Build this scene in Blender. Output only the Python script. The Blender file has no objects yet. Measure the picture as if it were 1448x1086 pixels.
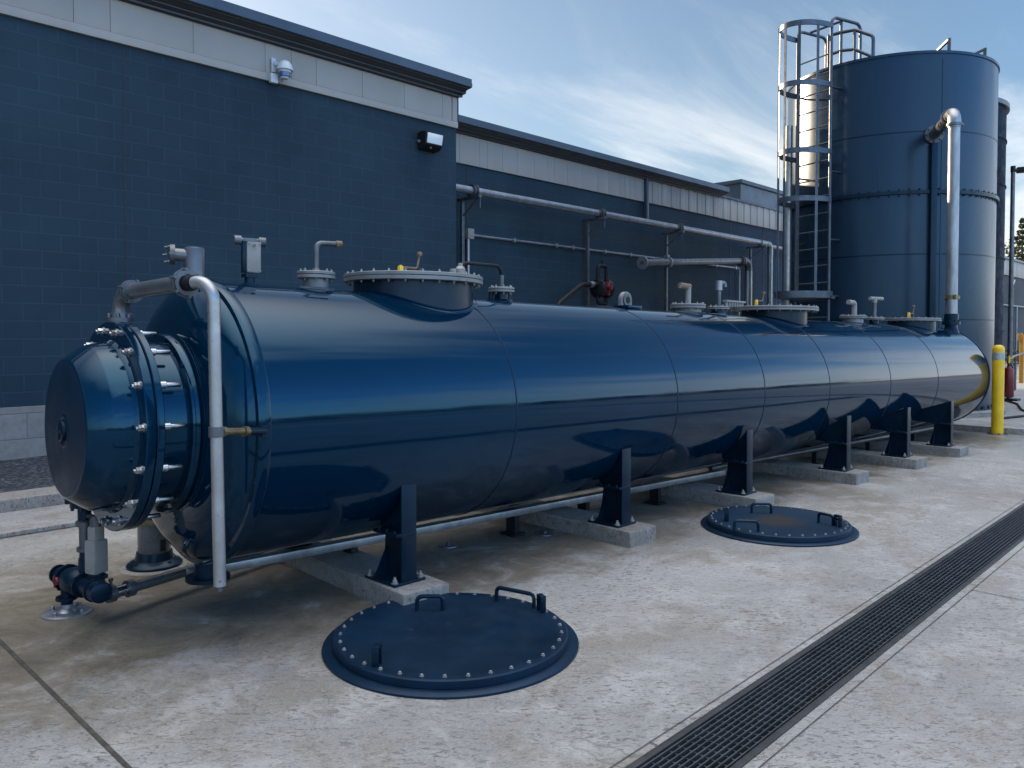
import bpy, bmesh, math, random
from mathutils import Vector, Matrix, noise
random.seed(7)
scene = bpy.context.scene
COL = scene.collection
PI = math.pi
R = math.radians
V = Vector

# ------------------------------------------------------------------ helpers
def perp(a):
    a = a.normalized()
    h = V((0, 0, 1)) if abs(a.z) < .9 else V((1, 0, 0))
    u = a.cross(h).normalized()
    return u, a.cross(u).normalized()

class MB:
    """collects shapes, links them as ONE mesh object"""
    def __init__(s):
        s.bm = bmesh.new()
    def face(s, vs):
        try:
            return s.bm.faces.new(vs)
        except ValueError:
            return None
    def box(s, c, d, rz=0, rot=None, bev=0):
        m = Matrix.Translation(V(c)) @ (rot.to_4x4() if rot else Matrix.Rotation(rz, 4, 'Z')) @ Matrix.Diagonal((d[0], d[1], d[2], 1))
        g = bmesh.ops.create_cube(s.bm, size=1, matrix=m)
        if bev:
            es = list({e for v in g['verts'] for e in v.link_edges})
            bmesh.ops.bevel(s.bm, geom=es, offset=bev, segments=2, affect='EDGES', profile=.6)
        return s
    def bar(s, a, b, w, t, up=(0, 0, 1), bev=0):
        a, b = V(a), V(b); x = (b - a); L = x.length; x.normalize()
        y = V(up).cross(x)
        if y.length < 1e-4: y = perp(x)[0]
        y.normalize(); z = x.cross(y)
        r = Matrix((x, y, z)).transposed()
        return s.box((a + b) / 2, (L, w, t), rot=r, bev=bev)
    def lathe(s, prof, o=(0, 0, 0), ax=(0, 0, 1), seg=32, a0=0, a1=2 * PI, cap=True):
        o = V(o); ax = V(ax).normalized(); u, w = perp(ax)
        full = abs(a1 - a0 - 2 * PI) < 1e-6
        n = seg if full else seg + 1
        rings = []
        for h, r in prof:
            if r < 1e-6:
                rings.append([s.bm.verts.new(o + ax * h)])
            else:
                rings.append([s.bm.verts.new(o + ax * h + (u * math.cos(a0 + (a1 - a0) * k / seg) + w * math.sin(a0 + (a1 - a0) * k / seg)) * r) for k in range(n)])
        for A, B in zip(rings, rings[1:]):
            for k in range(seg if full else seg):
                k2 = (k + 1) % n
                if len(A) == 1 and len(B) == 1: continue
                if len(A) == 1: s.face([A[0], B[k], B[k2]])
                elif len(B) == 1: s.face([A[k], B[0], A[k2]])
                else: s.face([A[k], B[k], B[k2], A[k2]])
        if cap and full:
            for A in (rings[0], rings[-1]):
                if len(A) > 2: s.face(A)
        return s
    def cyl(s, a, b, r, r2=None, seg=20):
        a, b = V(a), V(b)
        return s.lathe([(0, r), ((b - a).length, r if r2 is None else r2)], a, b - a, seg)
    def ring(s, o, ax, r0, r1, h0, h1, seg=48):
        return s.lathe([(h0, r0), (h0, r1), (h1, r1), (h1, r0), (h0, r0)], o, ax, seg, cap=False)
    def tube(s, pts, r, seg=12, caps=True):
        pts = [V(p) for p in pts]
        n = len(pts); T = []
        for i in range(n):
            t = (pts[min(i + 1, n - 1)] - pts[max(i - 1, 0)])
            T.append(t.normalized())
        u, w = perp(T[0]); rings = []
        for i in range(n):
            if i:
                q = T[i - 1].rotation_difference(T[i]); u = q @ u; w = q @ w
            rr = r[i] if isinstance(r, (list, tuple)) else r
            rings.append([s.bm.verts.new(pts[i] + (u * math.cos(2 * PI * k / seg) + w * math.sin(2 * PI * k / seg)) * rr) for k in range(seg)])
        for A, B in zip(rings, rings[1:]):
            for k in range(seg):
                s.face([A[k], A[(k + 1) % seg], B[(k + 1) % seg], B[k]])
        if caps:
            s.face(rings[0]); s.face(rings[-1])
        return s
    def prism(s, poly, axis, a, b):
        """poly = list of 2D points; axis 'x': poly in (y,z); 'y': (x,z); 'z': (x,y)"""
        def P(p, h):
            return {'x': (h, p[0], p[1]), 'y': (p[0], h, p[1]), 'z': (p[0], p[1], h)}[axis]
        A = [s.bm.verts.new(P(p, a)) for p in poly]; B = [s.bm.verts.new(P(p, b)) for p in poly]
        n = len(poly)
        for k in range(n):
            s.face([A[k], A[(k + 1) % n], B[(k + 1) % n], B[k]])
        s.face(A); s.face(B)
        return s
    def quad(s, *ps):
        s.face([s.bm.verts.new(p) for p in ps]); return s
    def hexbolt(s, p, ax, r, h, washer=True, stud=0):
        ax = V(ax).normalized(); p = V(p)
        if washer: s.lathe([(0, r * 1.45), (h * .22, r * 1.45)], p, ax, 12)
        s.lathe([(h * .22, r), (h, r), (h * 1.08, r * .8)], p, ax, 6)
        if stud: s.lathe([(h, r * .55), (h + stud, r * .5)], p, ax, 8)
        return s
    def mesh(s, name, mat, ang=40, M=None):
        bm = s.bm
        if M is not None: bm.transform(M)
        bmesh.ops.recalc_face_normals(bm, faces=bm.faces)
        me = bpy.data.meshes.new(name); bm.to_mesh(me); bm.free()
        for p in me.polygons: p.use_smooth = True
        me.set_sharp_from_angle(angle=R(ang))
        for m in (mat if isinstance(mat, list) else [mat]): me.materials.append(m)
        return me
    def obj(s, name, mat, parent=None, ang=40, world=True, bev=0):
        M = None
        if parent is not None and world: M = worldmat(parent).inverted()
        o = bpy.data.objects.new(name, s.mesh(name, mat, ang, M)); COL.objects.link(o)
        if parent is not None: o.parent = parent
        if bev:
            b = o.modifiers.new('bevel', 'BEVEL'); b.width = bev; b.segments = 2; b.limit_method = 'ANGLE'; b.angle_limit = R(50)
        return o

def worldmat(o):
    m = o.matrix_basis.copy()
    while o.parent is not None:
        o = o.parent; m = o.matrix_basis @ m
    return m

def tag(o, label=None, cat=None, group=None, kind=None):
    if label: o['label'] = label
    if cat: o['category'] = cat
    if group: o['group'] = group
    if kind: o['kind'] = kind
    return o

def thing(name, label, cat, loc=(0, 0, 0), group=None, mat=None):
    o = bpy.data.objects.new(name, None); COL.objects.link(o)
    o.empty_display_size = .2
    if mat is not None: o.matrix_basis = mat
    else: o.location = loc
    return tag(o, label, cat, group)

def inst(name, me, M, parent):
    o = bpy.data.objects.new(name, me); COL.objects.link(o)
    o.parent = parent; o.matrix_basis = worldmat(parent).inverted() @ M if parent else M
    return o

def axmat(p, ax, spin=0):
    ax = V(ax).normalized(); u, w = perp(ax)
    r = Matrix((u, w, ax)).transposed()
    if r.determinant() < 0: r = Matrix((w, u, ax)).transposed()
    return Matrix.Translation(V(p)) @ r.to_4x4() @ Matrix.Rotation(spin, 4, 'Z')

def boltring(name, me, c, ax, rad, n, parent, ph=0, frame=None):
    ax = V(ax).normalized(); u, w = perp(ax)
    for k in range(n):
        a = ph + 2 * PI * k / n
        inst(name, me, axmat(V(c) + (u * math.cos(a) + w * math.sin(a)) * rad, ax, random.uniform(0, 1)), parent)

def fillet(pts, rad, n=6):
    pts = [V(p) for p in pts]; out = [pts[0]]
    for a, b, c in zip(pts, pts[1:], pts[2:]):
        d1 = (a - b).normalized(); d2 = (c - b).normalized()
        th = d1.angle(d2)
        if th > PI - .02: out.append(b); continue
        t = min(rad / math.tan(th / 2), (a - b).length * .49 if a is not pts[0] else (a - b).length * .95, (c - b).length * .95)
        rr = t * math.tan(th / 2)
        p1 = b + d1 * t; p2 = b + d2 * t
        cen = b + (d1 + d2).normalized() * (rr / math.sin(th / 2))
        v1 = p1 - cen; v2 = p2 - cen; ang = v1.angle(v2); ax = v1.cross(v2).normalized()
        for k in range(n + 1):
            out.append(cen + Matrix.Rotation(ang * k / n, 3, ax) @ v1)
    out.append(pts[-1])
    return out

# ------------------------------------------------------------------ materials
class NT:
    def __init__(s, name):
        s.m = bpy.data.materials.new(name); s.m.use_nodes = True
        s.t = s.m.node_tree; s.b = s.t.nodes['Principled BSDF']
    def n(s, typ, ins=None, **kw):
        nd = s.t.nodes.new(typ)
        for k, v in kw.items(): setattr(nd, k, v)
        for k, v in (ins or {}).items(): s.set(nd, k, v)
        return nd
    def set(s, nd, k, v):
        sock = nd.inputs[k]
        if isinstance(v, bpy.types.NodeSocket): s.t.links.new(v, sock)
        elif isinstance(v, bpy.types.Node): s.t.links.new(v.outputs[0], sock)
        else: sock.default_value = v
    def p(s, **kw):
        for k, v in kw.items(): s.set(s.b, k.replace('_', ' '), v)
        return s
    def pos(s, kind='Object', scale=(1, 1, 1), rot=(0, 0, 0), loc=(0, 0, 0)):
        tc = s.n('ShaderNodeTexCoord')
        return s.n('ShaderNodeMapping', {'Vector': tc.outputs[kind], 'Scale': scale, 'Rotation': rot, 'Location': loc})
    def wpos(s, scale=(1, 1, 1), rot=(0, 0, 0)):
        g = s.n('ShaderNodeNewGeometry')
        return s.n('ShaderNodeMapping', {'Vector': g.outputs['Position'], 'Scale': scale, 'Rotation': rot})
    def noise(s, vec, scale, detail=4, rough=.55, dist=0):
        return s.n('ShaderNodeTexNoise', {'Vector': vec, 'Scale': scale, 'Detail': detail, 'Roughness': rough, 'Distortion': dist}).outputs['Fac']
    def ramp(s, fac, stops, interp='LINEAR'):
        r = s.n('ShaderNodeValToRGB', {'Fac': fac}); r.color_ramp.interpolation = interp
        e = r.color_ramp.elements
        while len(e) < len(stops): e.new(.5)
        for k, (p_, c) in enumerate(stops):
            e[k].position = p_; e[k].color = (c, c, c, 1) if isinstance(c, (int, float)) else (*c, 1)
        return r.outputs['Color']
    def mix(s, f, a, b, mode='MIX'):
        nd = s.n('ShaderNodeMix', data_type='RGBA', blend_type=mode)
        for k, v in ((0, f), (6, a), (7, b)):
            if isinstance(v, bpy.types.NodeSocket): s.t.links.new(v, nd.inputs[k])
            elif isinstance(v, (int, float)) and k == 0: nd.inputs[k].default_value = v
            else: nd.inputs[k].default_value = (*v, 1) if len(v) == 3 else v
        return nd.outputs[2]
    def math(s, op, a, b=0):
        nd = s.n('ShaderNodeMath', operation=op); s.set(nd, 0, a); s.set(nd, 1, b); return nd.outputs[0]
    def bump(s, h, strength=.3, dist=.01, normal=None):
        nd = s.n('ShaderNodeBump', {'Height': h, 'Strength': strength, 'Distance': dist})
        if normal is not None: s.set(nd, 'Normal', normal)
        return nd.outputs['Normal']

def paint(name, col, rough=.4, coat=0, metal=0, var=.25, nscale=3, bump=.0, dirt=None, bscale=60, streak=False, spec=.5, tint=(1, 1, 1)):
    t = NT(name); v = t.wpos(scale=(1, 1, .25) if streak else (1, 1, 1))
    f = t.noise(v, nscale, 6, .6)
    lo = [c * (1 - var) for c in col]; hi = [min(1, c * (1 + var)) for c in col]
    c = t.ramp(f, [(.3, tuple(lo)), (.7, tuple(hi))])
    if dirt:
        g = t.noise(v, nscale * 5, 8, .7)
        c = t.mix(t.ramp(g, [(dirt[1], 0), (dirt[1] + .12, dirt[2])]), c, dirt[0])
    r = t.ramp(t.noise(v, nscale * 2.3, 5), [(.3, max(.02, rough * .8)), (.7, min(1, rough * 1.25))])
    t.p(Base_Color=c, Roughness=r, Metallic=metal, Coat_Weight=coat, Coat_Roughness=.04, Specular_IOR_Level=spec, Specular_Tint=(*tint, 1))
    if bump:
        t.p(Normal=t.bump(t.noise(v, bscale, 4), bump, .004))
    return t.m

M = {}
# glossy navy tank paint, gently wavy
t = NT('navy_gloss'); v = t.pos('Object')
dirt = t.noise(v, 1.6, 8, .65)
speck = t.noise(t.pos('Object', scale=(1, 1, 1)), 38, 3, .6)
base = t.ramp(t.noise(v, .9, 4), [(.3, (.0002, .0100, .0255)), (.7, (.0003, .0145, .0350))])
base = t.mix(t.ramp(speck, [(.735, 0), (.78, .55)]), base, (.10, .11, .12))
w1 = t.noise(t.pos('Object', scale=(.35, 1, 1)), 1.1, 2, .4)
w2 = t.noise(t.pos('Object', scale=(.5, 1, 1)), 4.5, 2, .4)
t.p(Base_Color=base, Roughness=t.ramp(dirt, [(.35, .045), (.62, .10), (.8, .22)]), Coat_Weight=.10, Coat_Roughness=.03, IOR=1.5, Specular_Tint=(.20, .62, .98, 1),
    Normal=t.bump(w1, .12, .07, t.bump(w2, .06, .012)))
M['gloss'] = t.m
M['navy'] = paint('navy_paint', (.0022, .0105, .022), .34, .05, var=.35, nscale=5, dirt=((.07, .07, .07), .62, .35), spec=.3, tint=(.45, .7, 1))
M['navyrough'] = paint('navy_worn', (.004, .015, .033), .40, .0, var=.28, nscale=3, dirt=((.04, .042, .045), .60, .4), bump=.15, spec=.3, tint=(.45, .7, 1))
M['pipegrey'] = paint('grey_pipe_paint', (.10, .108, .12), .3, .3, metal=.35, var=.3, nscale=6, dirt=((.04, .036, .034), .66, .4))
M['flangegrey'] = paint('flange_grey', (.18, .187, .195), .45, 0, metal=.25, var=.2, nscale=8, dirt=((.10, .085, .07), .6, .6))
M['neckgrey'] = paint('neck_grey', (.010, .019, .032), .3, .05, metal=.0, var=.25, nscale=5, spec=.3, tint=(.45, .7, 1))
M['galv'] = paint('galvanised', (.27, .285, .31), .38, 0, metal=.75, var=.28, nscale=9, dirt=((.13, .12, .11), .6, .55), streak=True)
M['galvdark'] = paint('galvanised_dark', (.105, .115, .13), .4, 0, metal=.6, var=.3, nscale=7, dirt=((.06, .055, .05), .58, .6))
M['alu'] = paint('weathered_aluminium', (.33, .335, .345), .34, 0, metal=.7, var=.18, nscale=7, dirt=((.06, .05, .045), .60, .85))
M['ladder'] = paint('ladder_galv', (.072, .088, .112), .36, 0, metal=.55, var=.25, nscale=8, dirt=((.05, .05, .05), .6, .5))
M['dull'] = paint('dull_navy', (.006, .016, .032), .6, 0, var=.3, spec=.06)
M['frame'] = paint('drain_frame', (.032, .034, .037), .5, 0, metal=.3, var=.35, nscale=9)
M['steel'] = paint('bolt_steel', (.42, .435, .455), .25, 0, metal=1, var=.2, nscale=20)
M['bolt'] = paint('zinc_bolt', (.27, .275, .28), .4, 0, metal=.5, var=.3, nscale=25)
M['rust'] = paint('rusty_brass', (.17, .115, .075), .6, 0, metal=.2, var=.5, nscale=30)
M['brass'] = paint('brass', (.17, .135, .07), .4, 0, metal=.7, var=.4, nscale=20)
M['yellow'] = paint('yellow_paint', (.72, .45, .008), .42, .1, var=.12, nscale=6, dirt=((.20, .12, .02), .66, .6))
M['orange'] = paint('orange_paint', (.45, .22, .03), .45, 0, var=.2, nscale=6)
M['red'] = paint('red_paint', (.14, .008, .013), .4, .1, var=.2, nscale=6)
M['black'] = paint('black_rubber', (.012, .013, .016), .5, 0, var=.3, nscale=8, spec=.2)
M['white'] = paint('white_plastic', (.50, .53, .56), .4, 0, var=.06, nscale=6)
M['casing'] = paint('pale_casing', (.235, .228, .215), .45, 0, var=.12, nscale=14, dirt=((.16, .13, .10), .62, .5))
M['label'] = paint('reflective_band', (.32,.36,.37), .3, 0, metal=.3, var=.2, nscale=40)
M['channel'] = paint('drain_channel', (.008, .008, .009), .8, 0, var=.4, nscale=6)
M['grate'] = paint('cast_grate', (.07, .076, .085), .42, 0, metal=.5, var=.35, nscale=10, dirt=((.07, .055, .04), .62, .5))
M['cornice'] = paint('cornice_metal', (.062, .075, .092), .35, .1, metal=.3, var=.15, nscale=1.5, dirt=((.05, .055, .06), .6, .4), spec=.3, tint=(.45, .7, 1))
M['soffit'] = paint('soffit_metal', (.035, .034, .036), .5, 0, metal=.1, var=.15, nscale=2)
M['fascia'] = paint('fascia_panel', (.315, .288, .265), .5, 0, var=.06, nscale=1.2, dirt=((.25, .235, .225), .62, .35), streak=True)
M['joint'] = paint('dark_sealant', (.012, .018, .026), .7, 0, var=.2)
M['grout'] = paint('joint_dirt', (.045, .04, .034), .9, 0, var=.5, nscale=14, dirt=((.13, .12, .105), .56, .7))
M['roofing'] = paint('roofing', (.12, .12, .12), .9, 0, var=.3)
M['vtank'] = paint('navy_satin', (.0115, .026, .047), .25, .0, var=.12, nscale=.8, dirt=((.016, .032, .054), .55, .6), streak=True, spec=.45, tint=(.45, .7, 1))
M['glass'] = paint('lamp_glass', (.75, .76, .78), .2, .4, var=.05)
M['blueglass'] = paint('blue_lens', (.005, .06, .22), .08, .6, var=.1)
M['bark'] = paint('bark', (.06, .045, .03), .9, 0, var=.4, nscale=8)
M['leaf'] = paint('foliage', (.045, .07, .022), .6, 0, var=.7, nscale=1.2)
M['leafdark'] = paint('dark_foliage', (.022, .042, .022), .6, 0, var=.6, nscale=1.2)
M['conifer'] = paint('conifer_foliage', (.055, .072, .026), .6, 0, var=.7, nscale=.8)
M['shrub'] = paint('shrub_foliage', (.06, .055, .035), .7, 0, var=.6, nscale=4)

# painted block wall
def wallmat(name, col, s=1.0, loc=(0, 0, 0)):
    t = NT(name)
    g = t.n('ShaderNodeNewGeometry')
    mp = t.n('ShaderNodeMapping', {'Vector': g.outputs['Position'], 'Rotation': (R(90), 0, 0), 'Location': loc})
    bk = t.n('ShaderNodeTexBrick', {'Vector': mp, 'Scale': 1.0, 'Mortar Size': .010, 'Mortar Smooth': .15, 'Bias': 0, 'Brick Width': .4064, 'Row Height': .2032,
             'Color1': (*[c * .96 for c in col], 1), 'Color2': (*[c * 1.05 for c in col], 1), 'Mortar': (*[c * 1.22 + .0015 for c in col], 1)})
    v = t.wpos()
    big = t.ramp(t.noise(v, .45, 5, .6), [(.3, .78), (.7, 1.2)])
    c = t.mix(1, bk.outputs['Color'], big, 'MULTIPLY')
    # chalky, sun-bleached patches and runs
    runs = t.noise(t.wpos(scale=(1, 1, .12)), 2.2, 6, .65)
    c = t.mix(t.ramp(runs, [(.5, 0), (.8, .35)]), c, tuple(min(1, x * 1.35 + .003) for x in col))
    fine = t.noise(v, 95, 4, .7)
    hgt = t.math('SUBTRACT', t.math('MULTIPLY', fine, .12), bk.outputs['Fac'])
    t.p(Base_Color=c, Roughness=.66, Specular_IOR_Level=.12, Normal=t.bump(hgt, .55, .006))
    return t.m
M['wall'] = wallmat('painted_block', (.0195, .0385, .0565), loc=(0, -.163, 0))
M['wallfar'] = wallmat('painted_block_faded', (.017, .034, .058), loc=(.1, -.05, 0))
M['wallgrey'] = wallmat('grey_block', (.06, .066, .075))
t = NT('plinth_block')
g = t.n('ShaderNodeNewGeometry'); mp = t.n('ShaderNodeMapping', {'Vector': g.outputs['Position'], 'Rotation': (R(90), 0, 0), 'Location': (.1, .03, 0)})
bk = t.n('ShaderNodeTexBrick', {'Vector': mp, 'Scale': 1.0, 'Mortar Size': .008, 'Mortar Smooth': .4, 'Brick Width': .61, 'Row Height': .29, 'Color1': (.205, .20, .19, 1), 'Color2': (.235, .23, .22, 1), 'Mortar': (.16, .155, .15, 1)})
nz = t.noise(t.wpos(), 9, 8, .65)
t.p(Base_Color=t.mix(t.ramp(nz, [(.42, 0), (.7, .7)]), bk.outputs['Color'], (.15, .14, .125)), Roughness=.85,
    Normal=t.bump(t.math('SUBTRACT', nz, bk.outputs['Fac']), .5, .01))
M['plinth'] = t.m

def concrete(name, base=(.245, .245, .238), stain=True, seedrot=0.0, dark=1.0):
    t = NT(name); v = t.wpos(rot=(0, 0, seedrot))
    c1 = tuple(x * .80 * dark for x in base); c2 = tuple(x * 1.17 * dark for x in base)
    big = t.noise(v, .55, 9, .66, .4)
    c = t.ramp(big, [(.36, c1), (.62, c2)])
    # brown and grey blotches
    b2 = t.noise(v, 1.0, 12, .74, .6)
    c = t.mix(t.ramp(b2, [(.505, 0), (.60, .62)]), c, (.172 * dark, .146 * dark, .115 * dark))
    b3 = t.noise(t.wpos(rot=(0, 0, 1.1)), 2.9, 10, .7, .5)
    c = t.mix(t.ramp(b3, [(.50, 0), (.60, .5)]), c, (.365 * dark, .366 * dark, .355 * dark))
    # worn surface: short dark flecks
    fv = t.wpos(scale=(1, .42, 1), rot=(0, 0, -.80)); fv.vector_type = 'TEXTURE'
    fl = t.noise(fv, 22, 8, .74, 1.0)
    wear = t.ramp(t.noise(t.wpos(rot=(0, 0, 2.2)), 1.1, 6, .6), [(.36, .45), (.58, 1)])
    c = t.mix(t.math('MULTIPLY', t.ramp(fl, [(.522, 0), (.585, .95)]), wear), c, (.085, .08, .073))
    fl2 = t.noise(fv, 75, 4, .75)
    c = t.mix(t.ramp(fl2, [(.36, .55), (.45, 0)]), c, (.13 * dark, .128 * dark, .125 * dark))
    c = t.mix(t.ramp(fl2, [(.54, 0), (.64, .5)]), c, (.42 * dark, .418 * dark, .40 * dark))
    wv = t.n('ShaderNodeVectorMath', {0: v, 1: t.n('ShaderNodeTexNoise', {'Vector': v, 'Scale': 1.3, 'Detail': 5}).outputs['Color']}, operation='ADD')
    ck = t.n('ShaderNodeTexVoronoi', {'Vector': wv, 'Scale': .38}, feature='DISTANCE_TO_EDGE').outputs['Distance']
    ckm = t.math('MULTIPLY', t.ramp(ck, [(0, 1), (.0045, 0)]), t.ramp(t.noise(v, .5, 3), [(.5, 0), (.6, .6)]))
    c = t.mix(ckm, c, (.06, .055, .05))
    rough = t.ramp(t.noise(v, .8, 6, .6), [(.35, .55), (.65, .82)])
    if stain:
        # damp olive-brown run-off along the strip beneath the tank (a stain with its own shape)
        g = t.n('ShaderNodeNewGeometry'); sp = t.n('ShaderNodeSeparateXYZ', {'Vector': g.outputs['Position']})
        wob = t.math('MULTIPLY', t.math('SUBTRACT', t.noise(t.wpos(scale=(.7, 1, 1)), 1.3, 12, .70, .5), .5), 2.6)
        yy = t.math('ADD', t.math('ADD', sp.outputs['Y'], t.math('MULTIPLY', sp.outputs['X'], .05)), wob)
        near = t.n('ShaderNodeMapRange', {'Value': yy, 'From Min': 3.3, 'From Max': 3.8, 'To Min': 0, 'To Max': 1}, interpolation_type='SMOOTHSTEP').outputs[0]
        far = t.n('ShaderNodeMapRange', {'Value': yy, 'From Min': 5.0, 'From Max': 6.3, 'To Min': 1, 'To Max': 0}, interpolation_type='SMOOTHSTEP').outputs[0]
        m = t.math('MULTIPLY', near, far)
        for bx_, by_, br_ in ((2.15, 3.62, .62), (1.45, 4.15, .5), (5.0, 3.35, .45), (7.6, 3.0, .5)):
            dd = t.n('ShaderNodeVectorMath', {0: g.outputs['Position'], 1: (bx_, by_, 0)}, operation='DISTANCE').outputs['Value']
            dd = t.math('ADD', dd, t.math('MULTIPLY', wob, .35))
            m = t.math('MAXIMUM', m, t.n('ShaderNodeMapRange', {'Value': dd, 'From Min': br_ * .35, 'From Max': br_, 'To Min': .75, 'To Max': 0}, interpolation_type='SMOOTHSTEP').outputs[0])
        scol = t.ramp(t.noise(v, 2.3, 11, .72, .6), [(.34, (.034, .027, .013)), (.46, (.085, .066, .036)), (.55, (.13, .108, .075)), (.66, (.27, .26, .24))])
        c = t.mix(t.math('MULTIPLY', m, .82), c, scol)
        # smoother, damp-looking concrete at the far right of the yard
        dm = t.n('ShaderNodeMapRange', {'Value': t.math('ADD', sp.outputs['X'], wob), 'From Min': 8, 'From Max': 12, 'To Min': 0, 'To Max': 1}).outputs[0]
        rough = t.mix(t.math('MULTIPLY', dm, t.ramp(t.noise(v, 1.1, 5), [(.4, 0), (.6, .75)])), rough, (.22, .22, .22))
    h = t.math('ADD', t.math('MULTIPLY', fl, .5), t.math('ADD', t.math('MULTIPLY', t.noise(v, 160, 4, .6), .3), t.math('MULTIPLY', b3, .5)))
    t.p(Base_Color=c, Roughness=rough, Normal=t.bump(h, .45, .012))
    return t.m
M['concrete'] = concrete('yard_concrete')
M['concrete2'] = concrete('apron_concrete', (.29, .295, .30), stain=False, seedrot=.6, dark=.9)
M['padcon'] = concrete('pad_concrete', (.30, .285, .265), stain=False, seedrot=1.9, dark=.74)
t = NT('dark_gravel'); v = t.wpos()
vo = t.n('ShaderNodeTexVoronoi', {'Vector': v, 'Scale': 36, 'Randomness': 1})
t.p(Base_Color=t.mix(.2, t.ramp(vo.outputs['Color'], [(.15, (.004, .007, .011)), (.55, (.012, .019, .029)), (.9, (.11, .13, .155))]), (.03, .035, .045)), Roughness=.8,
    Normal=t.bump(vo.outputs['Distance'], .9, .02))
M['gravel'] = t.m
t = NT('asphalt'); v = t.wpos()
t.p(Base_Color=t.ramp(t.noise(v, .3, 8, .6), [(.3, (.13, .125, .115)), (.7, (.2, .19, .175))]), Roughness=.85, Normal=t.bump(t.noise(v, 60, 4), .3, .01))
M['asphalt'] = t.m

# ------------------------------------------------------------------ camera
f_px = 1121.0; W0, H0 = 1448.0, 1086.0
pitch = R(1.6); hor = 474.0
cyp = hor + f_px * math.tan(pitch)
yaw = math.atan(1082 * math.cos(pitch) / f_px)
cam = bpy.data.cameras.new('camera'); co = bpy.data.objects.new('camera', cam); COL.objects.link(co)
cam.sensor_width = 36; cam.lens = f_px / W0 * 36; cam.clip_start = .05; cam.clip_end = 3000
cam.shift_y = -(H0 / 2 - cyp) / W0
fw = V((math.cos(yaw) * math.cos(pitch), math.sin(yaw) * math.cos(pitch), -math.sin(pitch)))
rt = V((math.sin(yaw), -math.cos(yaw), 0)); up = rt.cross(fw)
co.matrix_world = Matrix.Translation((0, 0, 1.5)) @ Matrix((rt, up, -fw)).transposed().to_4x4()
scene.camera = co

# ------------------------------------------------------------------ light
SUN_AZ, SUN_EL = R(88), R(15.5)
sd = V((math.cos(SUN_AZ) * math.cos(SUN_EL), math.sin(SUN_AZ) * math.cos(SUN_EL), math.sin(SUN_EL)))
sun = bpy.data.lights.new('sun', 'SUN'); so = bpy.data.objects.new('sun', sun); COL.objects.link(so)
sun.energy = 5.0; sun.angle = R(.5); sun.color = (1, .74, .48)
so.rotation_euler = (-sd).to_track_quat('-Z', 'Y').to_euler(); so.location = (0, 0, 30)
w = bpy.data.worlds.new('World'); scene.world = w; w.use_nodes = True
nt = w.node_tree
class WT(NT):
    def __init__(s, tree): s.t = tree
wt = WT(nt)
sky = wt.n('ShaderNodeTexSky', sky_type='NISHITA'); sky.sun_disc = False
sky.sun_elevation = SUN_EL; sky.sun_rotation = PI / 2 - SUN_AZ; sky.air_density = 1.0; sky.dust_density = 1.2; sky.ozone_density = 2.0
tc = wt.n('ShaderNodeTexCoord'); sp = wt.n('ShaderNodeSeparateXYZ', {'Vector': tc.outputs['Generated']})
zz = wt.math('ADD', wt.math('MAXIMUM', sp.outputs['Z'], 0), .16)
cx = wt.math('DIVIDE', sp.outputs['X'], zz); cy = wt.math('DIVIDE', sp.outputs['Y'], zz)
cv = wt.n('ShaderNodeCombineXYZ', {'X': cx, 'Y': cy, 'Z': 0})
mp = wt.n('ShaderNodeMapping', {'Vector': cv, 'Rotation': (0, 0, R(28)), 'Scale': (.42, 1.25, 1), 'Location': (3.1, 1.7, 0)})
n1 = wt.noise(mp, 1.6, 10, .62, .7)
n2 = wt.noise(mp, .35, 3, .5)
# how far the direction points away from the sun: sky and cloud are boosted there as added light
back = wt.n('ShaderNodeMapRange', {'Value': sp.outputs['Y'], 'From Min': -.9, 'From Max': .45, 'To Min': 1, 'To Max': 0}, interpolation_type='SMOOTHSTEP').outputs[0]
low = wt.n('ShaderNodeMapRange', {'Value': sp.outputs['Z'], 'From Min': .02, 'From Max': .42, 'To Min': 1, 'To Max': 0}).outputs[0]
cov = wt.math('ADD', wt.math('MULTIPLY', n1, .75), wt.math('ADD', wt.math('MULTIPLY', n2, .3), wt.math('ADD', wt.math('MULTIPLY', low, .10), wt.math('MULTIPLY', back, .04))))
high = wt.n('ShaderNodeMapRange', {'Value': sp.outputs['Z'], 'From Min': .56, 'From Max': 1.0, 'To Min': 0, 'To Max': 1}, interpolation_type='SMOOTHSTEP').outputs[0]
mid = wt.n('ShaderNodeMapRange', {'Value': sp.outputs['Z'], 'From Min': .12, 'From Max': .40, 'To Min': 0, 'To Max': 1}, interpolation_type='SMOOTHSTEP').outputs[0]
cov = wt.math('ADD', cov, wt.math('SUBTRACT', wt.math('MULTIPLY', high, .5), wt.math('MULTIPLY', wt.math('MULTIPLY', mid, back), .14)))
# the cloud in front is thin cirrus, thicker low down towards the right (east)
east = wt.n('ShaderNodeMapRange', {'Value': sp.outputs['X'], 'From Min': .68, 'From Max': .86, 'To Min': 0, 'To Max': 1}, interpolation_type='SMOOTHSTEP').outputs[0]
thin = wt.math('MAXIMUM', wt.math('MAXIMUM', back, high), wt.math('ADD', .30, wt.math('MULTIPLY', wt.math('MULTIPLY', low, east), .75)))
cov = wt.math('ADD', cov, wt.math('MULTIPLY', wt.math('MULTIPLY', low, east), .10))
mask = wt.math('MINIMUM', 1, wt.math('MULTIPLY', thin, wt.n('ShaderNodeMapRange', {'Value': cov, 'From Min': .50, 'From Max': .76, 'To Min': .0, 'To Max': .92}, interpolation_type='SMOOTHSTEP').outputs[0]))
ccol = wt.mix(high, wt.mix(back, (6.0, 6.0, 5.9), (9.5, 10, 10.8)), (21, 20.2, 19.5))  # unseen cloud behind and overhead brightened to light the yard
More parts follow.
